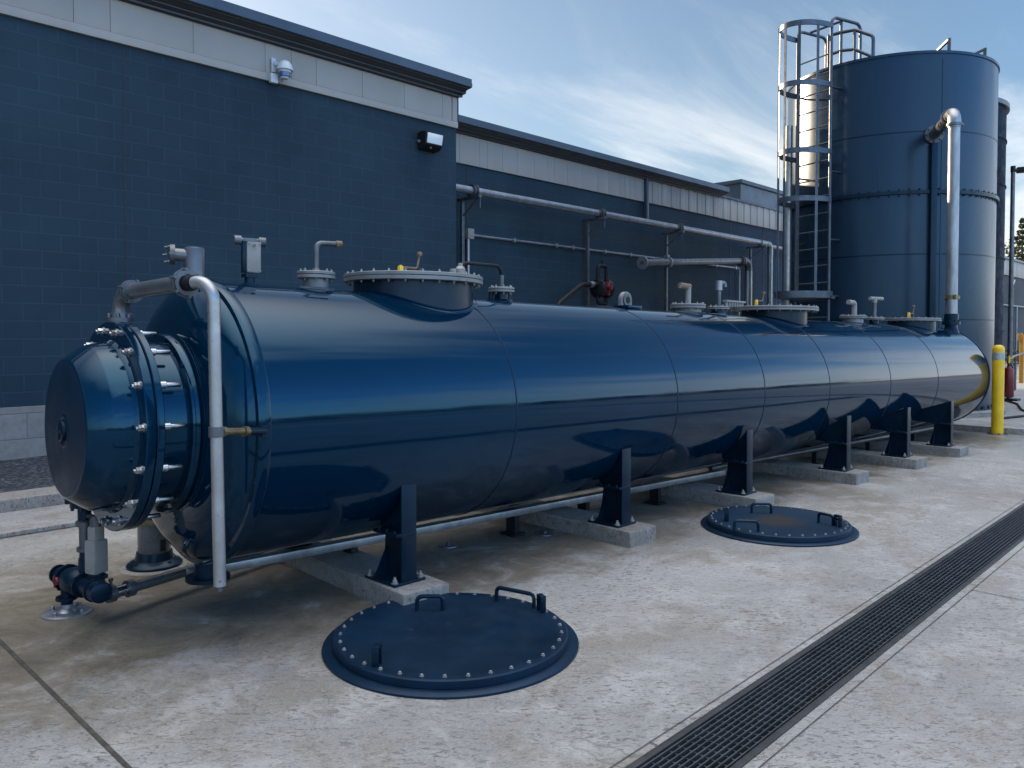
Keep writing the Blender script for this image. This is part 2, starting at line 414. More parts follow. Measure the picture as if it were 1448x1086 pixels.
den = wt.mix(1, wt.mix(1, sky.outputs['Color'], (.09, .07, .05), 'MULTIPLY'), (1, 1, 1), 'ADD')
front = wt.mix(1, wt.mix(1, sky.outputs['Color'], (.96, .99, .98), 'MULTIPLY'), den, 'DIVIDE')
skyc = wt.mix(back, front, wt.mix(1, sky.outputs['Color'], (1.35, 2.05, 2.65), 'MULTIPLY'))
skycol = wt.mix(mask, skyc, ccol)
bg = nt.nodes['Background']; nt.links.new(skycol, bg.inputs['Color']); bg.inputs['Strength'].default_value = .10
scene.view_settings.view_transform = 'Standard'; scene.view_settings.look = 'None'
scene.view_settings.exposure = 1.0; scene.view_settings.gamma = 1

# ------------------------------------------------------------------ ground
def struct(name, mb, mat, **k):
    o = mb.obj(name, mat, **k); o['kind'] = 'structure'; return o
DY0, DY1 = 1.337, 1.567          # trench opening
X0, X1, Y0, Y1 = -30, 13.85, -14, 6.75
b = MB(); z = 0
def sheet(b, x0, x1, y0, y1, z): b.quad((x0, y0, z), (x1, y0, z), (x1, y1, z), (x0, y1, z))
sheet(b, X0, X1, Y0, DY0 - .03, 0); sheet(b, X0, X1, DY1 + .03, Y1, 0)
sheet(b, X0, -1.5, DY0 - .03, DY1 + .03, 0); sheet(b, 13.3, X1, DY0 - .03, DY1 + .03, 0)
struct('concrete_yard', b, M['concrete'])
b = MB(); F = 1500
for q in ((-F, F, -F, Y0 + .2), (-F, F, 26, F), (-F, X0 + .2, Y0 + .2, 26), (60, F, Y0 + .2, 26)):
    sheet(b, *q, -.004)
struct('ground', b, M['asphalt'])
b = MB(); sheet(b, X0, 60.2, 7.9, 26.2, -.05); struct('subsoil', b, M['asphalt'])
b = MB().box(((X1 + 60.2) / 2, (Y0 + 11.4) / 2, -.05), (60.2 - X1, 11.4 - Y0, .28))
struct('raised_slab', b, M['concrete2'])
b = MB().box(((X0 + 13.8) / 2, 7.15, -.03), (13.8 - X0, .8, .13), bev=.008); struct('walkway', b, M['concrete2'])
b = MB()
x = X0
while x < 13.8:
    x2 = min(x + 2.6, 13.8); b.box(((x + x2) / 2, 7.75, .02), (x2 - x - .008, .398, .23), bev=.012); x = x2
struct('kerb', b, M['padcon'])
b = MB(); n = 150
for i in range(n):
    for j in range(12):
        pass
gx = [X0 + (13.8 - X0) * i / 220 for i in range(221)]; gy = [7.95 + 3.25 * j / 18 for j in range(19)]
grid = [[b.bm.verts.new((x, y, .10 + .035 * noise.noise((x * 2.1, y * 2.1, 0)) + .012 * noise.noise((x * 9, y * 9, 3)))) for y in gy] for x in gx]
for i in range(220):
    for j in range(18): b.face([grid[i][j], grid[i + 1][j], grid[i + 1][j + 1], grid[i][j + 1]])
struct('gravel_strip', b, M['gravel'])
# joints sawn in the slab
b = MB()
def strip(x0, x1, y0, y1): sheet(b, x0, x1, y0, y1, .004)
strip(1.015, 1.033, DY1 + .09, 6.72); strip(1.015, 1.033, -13, DY0 - .07)
strip(-20, 13.8, 1.6305, 1.6345); strip(-20, 13.8, 1.2605, 1.2645)
for xx in (-4.5, 5.2, 9.2): strip(xx, xx + .006, -13, 1.258)
for xx in (2.42, 5.32, 8.2, 11.1): strip(xx, xx + .005, DY1 + .033, 1.629); strip(xx, xx + .005, 1.266, DY0 - .033)
struct('slab_joint', b, M['grout'])
b = MB(); sheet(b, X0, 13.8, 6.735, 6.748, .006); struct('walkway_joint', b, M['joint'])

# trench drain
td = thing('trench_drain', 'long black slotted trench drain grate running diagonally across the concrete yard', 'drain', (2.3, 1.45, 0))
b = MB()
xa, xb = -1.5, 13.3
b.quad((xa, DY0 - .03, -.16), (xb, DY0 - .03, -.16), (xb, DY1 + .03, -.16), (xa, DY1 + .03, -.16))
b.quad((xa, DY0 - .005, -.16), (xb, DY0 - .005, -.16), (xb, DY0 - .005, -.03), (xa, DY0 - .005, -.03))
b.quad((xa, DY1 + .005, -.16), (xb, DY1 + .005, -.16), (xb, DY1 + .005, -.03), (xa, DY1 + .005, -.03))
b.obj('channel', M['channel'], td)
b = MB()
for y in (DY0 - .016, DY1 + .016):
    b.box(((xa + xb) / 2, y, -.012), (xb - xa, .028, .034), bev=.002)
b.obj('frame', M['frame'], td)
b = MB(); nb = 10
for k in range(nb):
    y = DY0 + .010 + (DY1 - DY0 - .020) * k / (nb - 1)
    b.box(((xa + xb) / 2, y, -.016), (xb - xa, .0055, .036))
x = xa + .03
while x < xb:
    b.box((x, (DY0 + DY1) / 2, -.015), (.007, DY1 - DY0 - .004, .016)); x += .055
x = xa + .5
while x < xb:
    b.box((x, (DY0 + DY1) / 2, -.026), (.012, DY1 - DY0 - .004, .024)); x += 1.0
b.obj('grate', M['grate'], td)

# manhole covers
def rod_handle(b, p, q, h, r=.011):
    p, q = V(p), V(q); up_ = V((0, 0, h))
    b.tube(fillet([p, p + up_, q + up_, q], .025, 4), r, 8)
bolt_small = MB().hexbolt((0, 0, 0), (0, 0, 1), .0068, .009).mesh('bolt', M['bolt'])
def manhole(c, r, n, handles, lugs, label, gloss):
    t = thing('manhole_cover', label, 'manhole cover', (c[0], c[1], 0), 'bolted manhole covers in the yard')
    o = (c[0], c[1], 0)
    MB().lathe([(-.02, r), (.010, r), (.016, r - .008), (.018, r - .06), (.018, r - .12), (-.02, r - .12)], o, seg=96, cap=False).obj('frame', M['navyrough'], t)
    rl = r - .052
    lid = MB().lathe([(.018, rl - .006), (.020, rl), (.052, rl), (.058, rl - .006), (.059, rl - .07), (.055, rl - .078), (.055, 0)], o, seg=96, cap=False).obj('lid', M['navyrough'], t)
    for k in range(n):
        a = 2 * PI * k / n + .05
        inst('bolt', bolt_small, axmat((c[0] + (rl - .032) * math.cos(a), c[1] + (rl - .032) * math.sin(a), .059), (0, 0, 1), a), t)
    for p, q in handles:
        b = MB(); rod_handle(b, (*p, .055), (*q, .055), .075); b.obj('handle', M['navy'], t)
    for p, ang in lugs:
        b = MB()
        d = V((math.cos(ang), math.sin(ang), 0)) * .022
        for s_ in (-1, 1): b.box((p[0] + s_ * d.x, p[1] + s_ * d.y, .095), (.012, .03, .085), rz=ang, bev=.003)
        b.box((p[0], p[1], .137), (.055, .03, .014), rz=ang, bev=.003)
        b.cyl((p[0] - d.x * 1.5, p[1] - d.y * 1.5, .11), (p[0] + d.x * 1.5, p[1] + d.y * 1.5, .11), .008, seg=8)
        b.obj('hinge_lug', M['navy'], t)
    return t
manhole((2.56, 2.88), .62, 34, [((2.62, 3.22), (2.72, 3.13)), ((3.02, 3.03), (3.07, 2.80))], [((3.06, 2.74), 1.2), ((2.06, 2.81), .6)],
        'larger navy bolted manhole cover with two handles, in the foreground', M['navyrough'])
m2 = manhole((5.87, 2.78), .585, 34, [((5.97, 3.05), (6.07, 2.93)), ((5.33, 2.86), (5.43, 2.72)), ((6.02, 2.52), (6.0, 2.40))], [((5.99, 2.36), 1.2), ((5.58, 3.06), .6)],
        'smaller navy manhole cover with a brown rust patch at its middle', M['navyrough'])
t = NT('rust_patch'); v = t.pos('Object')
rf = t.noise(v, 7, 6, .65)
g = t.n('ShaderNodeVectorMath', {0: t.pos('Object')}, operation='LENGTH').outputs['Value']
mk = t.n('ShaderNodeMapRange', {'Value': t.math('ADD', g, t.math('MULTIPLY', t.math('SUBTRACT', rf, .5), .25)), 'From Min': .12, 'From Max': .26, 'To Min': 1, 'To Max': 0}).outputs[0]
t.p(Base_Color=t.mix(mk, t.ramp(rf, [(.3, (.004, .015, .033)), (.7, (.008, .022, .044))]), (.030, .026, .024)), Roughness=.5, Specular_IOR_Level=.3, Specular_Tint=(.45, .7, 1, 1))
M['rustpatch'] = t.m
for ch in m2.children:
    if ch.name.startswith('lid'): ch.data.materials[0] = M['rustpatch']

# ------------------------------------------------------------------ buildings
YW1, YW2 = 10.3, 11.2
def building(name, label, loc): return thing(name, label, 'building', loc)
def cornice(b, x0, x1, y, zb, zt, ext=.35):
    zq = (zt - zb) / .34
    b.prism([(y - .0, zb + .02 * zq), (y - .10, zb), (y - .11, zb + .05 * zq), (y - .19, zb + .06 * zq), (y - .20, zb + .13 * zq), (y - .31, zb + .145 * zq), (y - ext, zb + .16 * zq), (y - ext, zb + .245 * zq), (y - ext + .012, zb + .25 * zq), (y - ext + .012, zt), (y + .5, zt), (y + .5, zb + .02 * zq)], 'x', x0, x1)
def panels(b, x0, x1, y, z0, z1, step, rib, thick=.05):
    x = x0
    k = 0
    while x < x1 - .02:
        x2 = min(x + step * random.choice((1, 1, .5, 1.25)) if not rib else x + step, x1)
        dy = 0 if not rib else (.012 if k % 2 else 0)
        b.box(((x + x2) / 2, y - thick / 2 - dy / 2, (z0 + z1) / 2), (x2 - x - (.005 if not rib else .004), thick + dy, z1 - z0), bev=.003)
        x = x2; k += 1
# wing 1 (tall, near left)
b1 = building('warehouse_hall', 'tall navy block warehouse on the left with pale fascia and bare block plinth', (0, YW1, 0))
xe = 9.28
MB().box(((X0 + xe) / 2, (YW1 + 24) / 2, (.685 + 5.6) / 2), (xe - X0, 24 - YW1, 5.6 - .685)).obj('wall', M['wall'], b1)
MB().box(((X0 + xe) / 2, (YW1 + 24) / 2 - .04, .3175), (xe - X0 + .02, 24 - YW1 + .08, .735)).obj('plinth', M['plinth'], b1)
b = MB(); panels(b, X0, xe - .12, YW1 + .012, 5.185, 5.75, .82, False, .04)
b.box((xe - .055, YW1 - .008, 5.47), (.11, .05, .57), bev=.003)
b.obj('fascia', M['fascia'], b1)
MB().box(((X0 + xe) / 2, YW1 - .012, 5.125), (xe - X0 + .01, .07, .105), bev=.003).obj('fascia_trim', M['fascia'], b1)
MB().box(((X0 + xe) / 2 + .06, YW1 + .2, 5.46), (xe - X0 + .0, .40, .56)).obj('fascia_backing', M['joint'], b1)
b = MB(); cornice(b, X0, xe + .06, YW1, 5.60, 5.86); b.obj('cornice', [M['cornice']], b1, ang=20)
b = MB(); b.prism([(YW1 - .02, 5.588), (YW1 - .305, 5.698), (YW1 - .305, 5.705), (YW1 - .02, 5.62)], 'x', X0, xe + .02); b.obj('soffit', M['soffit'], b1)
MB().box(((X0 + xe) / 2, 17.2, 5.75), (xe - X0, 13.4, .18)).obj('roof', M['roofing'], b1)
b = MB()
for xx in (-6.0, 3.776): b.box((xx, YW1 - .0, 2.87), (.015, .008, 4.3))
b.obj('control_joint', M['joint'], b1)
# wing 2
b2 = building('warehouse_wing', 'long low navy block wing set back behind the wall pipes', (14, YW2, 0))
xs, xm, xw = 9.2, 19.85, 24.3
MB().box(((xs + xm) / 2, (YW2 + 22) / 2, 2.65), (xm - xs, 22 - YW2, 5.3)).obj('wall', M['wall'], b2)
b = MB(); panels(b, xs, 16.2, YW2 + .01, 4.75, 5.32, .42, False, .05); panels(b, 16.34, xm, YW2 + .01, 4.75, 5.32, .21, True, .05)
b.obj('fascia', M['fascia'], b2)
b = MB(); cornice(b, xs, xm - .02, YW2, 5.30, 5.54); b.obj('cornice', M['cornice'], b2, ang=20)
b = MB(); b.prism([(YW2 - .02, 5.288), (YW2 - .305, 5.39), (YW2 - .305, 5.397), (YW2 - .02, 5.32)], 'x', xs, xm - .04); b.obj('soffit', M['soffit'], b2)
MB().box(((xs + xm) / 2, 16.9, 5.4), (xm - xs, 10.2, .2)).obj('roof', M['roofing'], b2)
b = MB()
b.box((10.36, YW2 - .001, 2.4), (.03, .008, 4.7)); b.obj('control_joint', M['joint'], b2)
MB().box((16.27, YW2 - .05, 4.86), (.11, .10, 1.06), bev=.01).obj('downspout', M['cornice'], b2)
# wing 3
b3 = building('warehouse_annex', 'farthest faded navy block annex with a parapet roof block, just left of the ladder cage', (22, YW2, 0))
MB().box(((xm + xw) / 2, (YW2 + 22) / 2 + .02, 2.4), (xw - xm, 22 - YW2, 4.8)).obj('wall', M['wallfar'], b3)
b = MB(); panels(b, xm + .005, xw, YW2 + .03, 4.745, 5.33, .2, True, .05); b.obj('fascia', M['fascia'], b3)
MB().box(((xm + xw) / 2, 16.6, 5.1), (xw - xm - .02, 10.7, .3)).obj('roof', M['roofing'], b3)
MB().box(((xm + xw) / 2, YW2 + .06, 5.36), (xw - xm, .24, .07), bev=.01).obj('coping', M['cornice'], b3)
b = MB(); b.box((xw + 2.5, 15.5, 5.75), (5.0 + 1.9, 6.2, 1.2)); b.obj('roof_block', M['cornice'], b3)
MB().box((xw + 2.5, 15.5, 6.40), (7.05, 6.35, .12), bev=.01).obj('roof_cap', M['cornice'], b3)
b = MB()
for xx in (20.55, 22.55): b.box((xx, YW2 + .02, 2.4), (.05, .012, 4.66))
b.obj('control_joint', M['joint'], b3)
# far building beyond the gap
bf = building('distant_warehouse', 'grey distant warehouse behind the lamp post at the right edge', (60, YW2, 0))
MB().box((65, 19, 2.45), (50, 15.6, 4.9)).obj('wall', M['wallgrey'], bf)
b = MB(); panels(b, 40, 90, 11.2, 4.92, 5.82, 2.4, False, .06); b.obj('fascia', M['fascia'], bf)
MB().box((65, 19, 5.88), (50.2, 15.9, .12)).obj('roof', M['cornice'], bf)
b = MB(); b.tube([(44, 11.1, 3.2), (80, 11.1, 3.2)], .06, 8); b.tube(fillet([(53.0, 11.05, .2), (53.0, 11.05, 4.3), (53.6, 11.05, 4.7)], .2), .05, 8); b.tube([(54.2, 11.05, .2), (54.2, 11.05, 3.2)], .05, 8)
b.obj('conduit', M['galv'], bf)

# ------------------------------------------------------------------ wall fittings
def dome_camera():
    t = thing('dome_camera', 'white dome security camera with blue lens band on the pale fascia', 'camera', (5.86, YW1 - .04, 5.2))
    x, y = 5.80, YW1 - .045
    MB().box((x - .02, y - .012, 5.30), (.07, .026, .20), bev=.008).obj('bracket', M['white'], t)
    c = V((x + .075, y - .15, 5.245))
    MB().bar((x - .01, y - .02, 5.32), c + V((0, .03, .06)), .06, .055, bev=.01).obj('arm', M['white'], t)
    MB().lathe([(.112, 0), (.108, .035), (.09, .07), (.055, .095), (.01, .11), (-.02, .118), (-.03, .118), (-.03, .088), (-.06, .086), (-.065, .0)], c, seg=32, cap=False).obj('housing', M['white'], t)
    MB().lathe([(-.06, .082), (-.115, .078), (-.12, .065), (-.12, 0)], c, seg=28, cap=False).obj('lens', M['blueglass'], t)
    MB().lathe([(-.118, .062), (-.145, .045), (-.155, 0)], c, seg=24, cap=False).obj('dome', M['white'], t)
    MB().box((x - .035, y - .035, 5.105), (.11, .07, .13), bev=.008).obj('junction_box', M['white'], t)
    b = MB(); b.tube(fillet([(x - .0, y - .05, 5.07), (x + .07, y - .07, 5.07), (x + .075, y - .12, 5.13)], .03), .012, 8); b.obj('conduit', M['casing'], t)
dome_camera()
def floodlight():
    t = thing('wall_floodlight', 'black wedge floodlight with white lens at the corner of the tall navy wall', 'floodlight', (8.6, YW1, 4.7))
    x0, x1, y = 8.42, 8.80, YW1
    MB().prism([(y, 4.85), (y - .10, 4.87), (y - .235, 4.845), (y - .20, 4.64), (y - .12, 4.58), (y, 4.57)], 'x', x0, x1).obj('housing', M['black'], t, bev=.012)
    a, c = V((0, y - .235, 4.84)), V((0, y - .20, 4.645)); d = (c - a).normalized(); nn = V((0, -1, -.18)).normalized()
    b = MB(); mid = (a + c) / 2 + V(((x0 + x1) / 2, 0, 0))
    b.bar(mid - d * .082 + nn * .006, mid + d * .082 + nn * .006, .32, .018, up=nn, bev=.004); b.obj('lens', M['glass'], t)
    b = MB(); b.hexbolt((x0 - .0, y - .05, 4.70), (-1, 0, 0), .02, .03); b.hexbolt((x0 + .15, y - .16, 4.605), (0, -.5, -1), .015, .02); b.obj('screw', M['bolt'], t)
floodlight()

# header pipe on struts
yp = 10.75
hp = thing('header_pipe', 'long pale galvanised pipe carried high on posts along the navy wing wall', 'pipe', (9.2, yp, 4.15))
b = MB(); b.tube([(9.35, yp, 4.165), (21.9, yp, 4.165)], .075, 20); b.obj('pipe', M['galv'], hp)
b = MB(); b.tube(fillet([(21.8, yp, 4.165), (22.05, yp, 4.165), (22.05, yp, 3.8)], .14, 8), .08, 16); b.obj('elbow', M['galv'], hp)
b = MB(); b.tube([(22.05, yp, 3.95), (22.05, yp, .05)], .075, 16); b.obj('drop_pipe', M['galv'], hp)
b = MB(); b.tube([(22.0, yp + .05, 4.12), (26, yp + .05, 4.12)], .05, 12); b.obj('branch_pipe', M['galv'], hp)
def coupling(c, r, parent):
    b = MB(); b.ring(c, (1, 0, 0), .07, r, -.055, .055, 20)
    b.ring(c, (1, 0, 0), .07, r + .025, -.05, -.03, 20); b.ring(c, (1, 0, 0), .07, r + .025, .03, .05, 20)
    for k in range(6):
        a = k * PI / 3 + .3
        b.hexbolt(V(c) + V((.05, (r + .005) * math.cos(a), (r + .005) * math.sin(a))), (1, 0, 0), .014, .03)
    b.obj('coupling', M['galvdark'], parent)
for xx in (10.1, 13.95, 17.1): coupling((xx, yp, 4.165), .10, hp)
def strut(x, h, label):
    t = thing('pipe_support', label, 'support', (x, YW2 - .16, 0), 'posts carrying the header pipe')
    MB().box((x, YW2 - .16, (h - .08) / 2), (.065, .065, h - .08), bev=.004).box((x, YW2 - .16, .02), (.2, .2, .04)).obj('post', M['galvdark'], t)
    b = MB(); b.box((x, YW2 - .35, h - .1), (.06, .62, .05), bev=.004); b.bar((x, YW2 - .17, h - .42), (x, yp - .12, h - .13), .03, .02); b.obj('bracket', M['galvdark'], t)
    b = MB(); b.ring((x, yp, 4.165), (1, 0, 0), .076, .09, -.025, .025, 20); b.cyl((x + .03, yp - .16, h - .3), (x + .03, yp - .16, h - .05), .012, seg=8)
    b.obj('clamp', M['galvdark'], t)
strut(10.1, 4.14, 'header pipe post nearest the tall hall, beside the inside corner')
strut(13.85, 4.14, 'header pipe post standing behind the red and black pump')
strut(17.0, 4.14, 'header pipe post crossing behind the short flanged grey pipe')
strut(21.4, 4.14, 'farthest header pipe post, next to the pipe drop at the end')

cd = thing('wall_conduit', 'thin horizontal electrical conduit on the navy wing wall under the header pipe', 'conduit', (10.36, YW2 - .05, 3.42))
b = MB(); b.tube([(10.4, YW2 - .06, 3.415), (20.7, YW2 - .06, 3.415)], .027, 10); b.tube(fillet([(20.7, YW2 - .06, 3.415), (20.95, YW2 - .06, 3.415), (20.95, YW2 - .06, .3)], .05), .025, 8); b.obj('run', M['galv'], cd)
b = MB(); b.tube([(10.33, YW2 - .07, 3.36), (10.33, YW2 - .07, 1.0)], .035, 10); b.obj('drop', M['galv'], cd)
MB().box((10.36, YW2 - .07, 3.43), (.16, .12, .2), bev=.012).obj('junction_box', M['casing'], cd)
for xx in (11.6, 12.9, 13.45, 14.6, 15.6, 19.6, 20.7):
    MB().box((xx, YW2 - .06, 3.415), (.06, .08, .09), bev=.01).obj('clip', M['galv'], cd)

ip = thing('inlet_pipe', 'short flanged grey pipe with elbow turning down, in front of the wing wall', 'pipe', (15.75, 10.6, 3.1))
yi = 10.45
b = MB(); b.tube([(15.1, yi, 3.15), (19.75, yi, 3.50)], .085, 18); b.obj('pipe', M['pipegrey'], ip)
b = MB(); b.tube(fillet([(19.7, yi, 3.50), (20.15, yi, 3.53), (20.15, yi, 3.1)], .2, 8), .1, 18); b.obj('elbow', M['galvdark'], ip)
b = MB(); b.tube([(20.15, yi, 3.25), (20.15, yi, .05)], .105, 18); b.obj('drop_pipe', M['galv'], ip)
b = MB(); b.ring((15.12, yi, 3.15), (1, 0, .075), .05, .15, -.02, .02, 28)
for k in range(8):
    a = k * PI / 4; b.hexbolt((15.14, yi + .122 * math.cos(a), 3.15 + .122 * math.sin(a)), (1, 0, 0), .014, .03)
b.obj('flange', M['galv'], ip)
coupling((19.72, yi, 3.5), .11, ip)
b = MB(); b.ring((16.2, yi, 3.23), (1, 0, 0), .086, .12, -.03, .03, 20); b.box((16.2, yi + .05, 3.36), (.1, .1, .1)); b.obj('clamp', M['galv'], ip)
MB().box((16.2, YW2 - .3, 3.28), (.05, .6, .05)).obj('bracket', M['galvdark'], ip)

# diaphragm pump + hose
pm = thing('diaphragm_pump', 'black diaphragm pump with red centre block on the wing wall', 'pump', (14.0, 10.75, 2.1))
px_, py_ = 13.95, 10.7
b = MB()
for s_ in (-1, 1):
    b.lathe([(0, .1), (.03, .2), (.09, .215), (.11, .2), (.13, .12), (.14, 0)], (px_ + s_ * .075, py_, 2.52), (s_, 0, 0), 28)
    for k in range(8):
        a = k * PI / 4; b.hexbolt((px_ + s_ * .18, py_ + .19 * math.cos(a), 2.52 + .19 * math.sin(a)), (s_, 0, 0), .014, .03)
b.obj('body', M['black'], pm)
MB().box((px_, py_ - .05, 2.52), (.11, .26, .30), bev=.02).lathe([(0, .07), (.06, .06), (.07, 0)], (px_, py_ - .18, 2.54), (0, -1, 0), 16).obj('centre_block', M['red'], pm)
b = MB(); b.tube(fillet([(px_ - .15, py_, 2.6), (px_ - .15, py_, 3.02), (px_ + .15, py_, 3.02), (px_ + .15, py_, 2.6)], .06), .045, 10)
b.cyl((px_, py_, 3.02), (px_, py_, 3.14), .03); b.obj('upper_manifold', M['black'], pm)
b = MB(); b.tube(fillet([(px_ - .15, py_, 2.4), (px_ - .15, py_, 2.2), (px_ + .15, py_, 2.2), (px_ + .15, py_, 2.4)], .06), .045, 10); b.obj('lower_manifold', M['black'], pm)
b = MB(); b.tube([(px_ - .1, py_, 2.6), (px_ - .35, py_, 2.6)], .06, 12); b.obj('inlet', M['black'], pm)
b = MB(); b.box((px_ - .05, YW2 - .2, 2.12), (.5, .8, .05)); b.bar((px_ - .2, YW2 - .02, 1.7), (px_ - .2, py_ - .1, 2.1), .05, .04); b.obj('shelf', M['galvdark'], pm)
hs = MB(); hs.tube(fillet([(px_ - .3, py_, 2.6), (px_ - .75, py_ - .02, 2.58), (px_ - 1.6, py_ - .1, 2.15), (px_ - 2.2, py_ - .2, 1.2), (px_ - 2.3, py_ - .2, .15)], .5, 8), .055, 12)
tag(hs.obj('hose', M['black']), 'black rubber hose curving down behind the tank from the pump', 'hose')
tag(MB().tube([(px_ - .33, py_, 2.6), (px_ - .45, py_, 2.595)], .068, 12).obj('hose_collar', M['galv']), 'steel collar joining the black hose to the pump', 'collar')

# ------------------------------------------------------------------ horizontal tank (local: x along axis, y towards wall, z up)
tx = V((.9996, -.0246, -.01503)).normalized(); ty = V((-tx.y, tx.x, 0)).normalized(); tz = tx.cross(ty)
TM = Matrix((tx, ty, tz)).transposed().to_4x4(); TM.translation = V((0, 4.179, 1.073))
RT = .741
TW = lambda x, y, z: TM @ V((x, y, z))
tk = thing('storage_tank', 'long glossy navy horizontal storage tank lying on blue saddles', 'tank', mat=TM)
L = dict(world=False)
XS0, XS1 = 1.90, 13.6
b = MB()
prof = [(XS0, RT)]
for sx in (3.537, 5.291, 6.666, 8.014, 9.65, 11.29):
    prof += [(sx - .006, RT), (sx - .002, RT - .004), (sx + .002, RT - .004), (sx + .006, RT)]
prof += [(XS1, RT)]
# long smooth runs need extra rings so that the shading stays even
b.lathe(prof, ax=(1, 0, 0), seg=160, cap=False)
shell = b.obj('shell', M['gloss'], tk, ang=25, **L)
b = MB(); b.lathe([(XS1 - .028, RT + .001), (XS1 - .025, RT + .009), (XS1 + .004, RT + .009), (XS1 + .008, RT - .004)] + [(XS1 + .012 + .10 * math.sin(PI / 2 * k / 10), (RT - .01) * math.cos(PI / 2 * k / 10)) for k in range(11)], ax=(1, 0, 0), seg=128, cap=False)
b.obj('far_head', M['navyrough'], tk, ang=40, **L)
# weld beads
for sx in (3.537, 5.291, 6.666, 8.014, 9.65, 11.29):
    MB().lathe([(sx - .008, RT - .003), (sx - .004, RT + .003), (sx + .004, RT + .003), (sx + .008, RT - .003)], ax=(1, 0, 0), seg=160, cap=False).obj('weld_seam', M['navyrough'], tk, **L)
# near head, girth band, neck
b = MB()
hp_ = [(1.705, .44), (1.708, .50), (1.72, .57), (1.742, .625), (1.77, .672), (1.80, .705), (1.835, .727), (1.86, .737), (1.905, .7405)]
b.lathe(hp_, ax=(1, 0, 0), seg=128, cap=False); b.obj('dished_head', M['gloss'], tk, ang=60, **L)
b = MB(); b.lathe([(1.835, .722), (1.838, .752), (1.848, .757), (1.892, .757), (1.902, .752), (1.904, .735)], ax=(1, 0, 0), seg=128, cap=False); b.obj('girth_band', M['gloss'], tk, ang=40, **L)
b = MB(); b.lathe([(1.49, .42), (1.655, .42), (1.657, .455), (1.672, .463), (1.69, .463), (1.698, .448), (1.706, .475), (1.722, .478), (1.726, .45)], ax=(1, 0, 0), seg=96, cap=False); b.obj('neck', M['gloss'], tk, ang=40, **L)
RF = .515
b = MB(); b.lathe([(1.472, .3), (1.472, RF - .004), (1.476, RF), (1.502, RF), (1.506, RF - .004), (1.506, .40)], ax=(1, 0, 0), seg=96, cap=False); fr = b.obj('rear_flange', M['gloss'], tk, ang=30, **L)
b = MB(); b.lathe([(1.466, .3), (1.466, RF - .004), (1.462, RF), (1.428, RF), (1.424, RF - .004), (1.424, .39)], ax=(1, 0, 0), seg=96, cap=False); ff = b.obj('front_flange', M['gloss'], tk, ang=30, **L)
MB().lathe([(1.464, .50), (1.474, .50)], ax=(1, 0, 0), seg=64, cap=False).obj('gasket', M['black'], tk, **L)
b = MB(); b.lathe([(1.426, .428), (1.418, .424), (1.405, .414), (1.37, .410), (1.325, .400), (1.318, .396), (1.236, .338), (1.230, .330), (1.228, .324), (1.228, .30)], ax=(1, 0, 0), seg=96, cap=False)
cap = b.obj('end_cap', M['gloss'], tk, ang=30, **L)
MB().lathe([(1.2285, .325), (1.226, .318), (1.226, 0)], ax=(1, 0, 0), seg=96, cap=False).obj('cap_plate', M['navyrough'], cap, **L)
b = MB(); b.lathe([(1.226, .058), (1.221, .066), (1.2225, .078), (1.228, .085)], o=(0, 0, -.01), ax=(1, 0, 0), seg=36, cap=False)
b.lathe([(1.228, .052), (1.210, .050), (1.207, .044), (1.207, 0)], o=(0, 0, -.01), ax=(1, 0, 0), seg=36, cap=False)
for a in (0, PI / 2): b.box((1.206, 0, -.01), (.008, .08, .012) if a else (.008, .012, .08))
b.obj('hub', M['navy'], cap, **L)
bolt_fl = MB().hexbolt((0, 0, 0), (0, 0, 1), .0165, .024, stud=.010).mesh('bolt', M['steel'])
stud_fl = MB().lathe([(0, .018), (.034, .018), (.038, .012), (.100, .0118), (.106, .008), (.106, 0)], seg=12).mesh('stud', M['steel'])
NBF = 15
for k in range(NBF):
    a = 2 * PI * (k + .35) / NBF
    p = V((0, math.cos(a) * .472, math.sin(a) * .472))
    inst('bolt', bolt_fl, TM @ axmat(p + V((1.424, 0, 0)), (-1, 0, 0), k), ff)
    inst('stud', stud_fl, TM @ axmat(p + V((1.506, 0, 0)), (1, 0, 0)), fr)
# crown fittings
def crown(y): return math.sqrt(RT * RT - y * y)
bolt_n = MB().hexbolt((0, 0, 0), (0, 0, 1), .0075, .011, stud=.006).mesh('bolt', M['bolt'])
def saddle_skirt(name, x, r0, r1, mat, h=.014, y=0):
    """reinforcing pad that follows the tank's crown round an opening"""
    b = MB(); rings = []
    for r, dz in ((r0, h), (r1 - .01, h), (r1, 0)):
        ring = []
        for k in range(48):
            a = 2 * PI * k / 48; yy = y + r * math.sin(a)
            ring.append(b.bm.verts.new((x + r * math.cos(a), yy, crown(yy) + dz)))
        rings.append(ring)
    for A, B in zip(rings, rings[1:]):
        for k in range(48): b.face([A[k], A[(k + 1) % 48], B[(k + 1) % 48], B[k]])
    return b.obj(name, mat, tk, **L)
def neckmesh(b, x, r, ztop, y=0, seg=48):
    A = []; B = []
    for k in range(seg):
        a = 2 * PI * k / seg; yy = y + r * math.sin(a); xx = x + r * math.cos(a)
        A.append(b.bm.verts.new((xx, yy, crown(yy) - .01))); B.append(b.bm.verts.new((xx, yy, ztop)))
    for k in range(seg): b.face([A[k], A[(k + 1) % seg], B[(k + 1) % seg], B[k]])
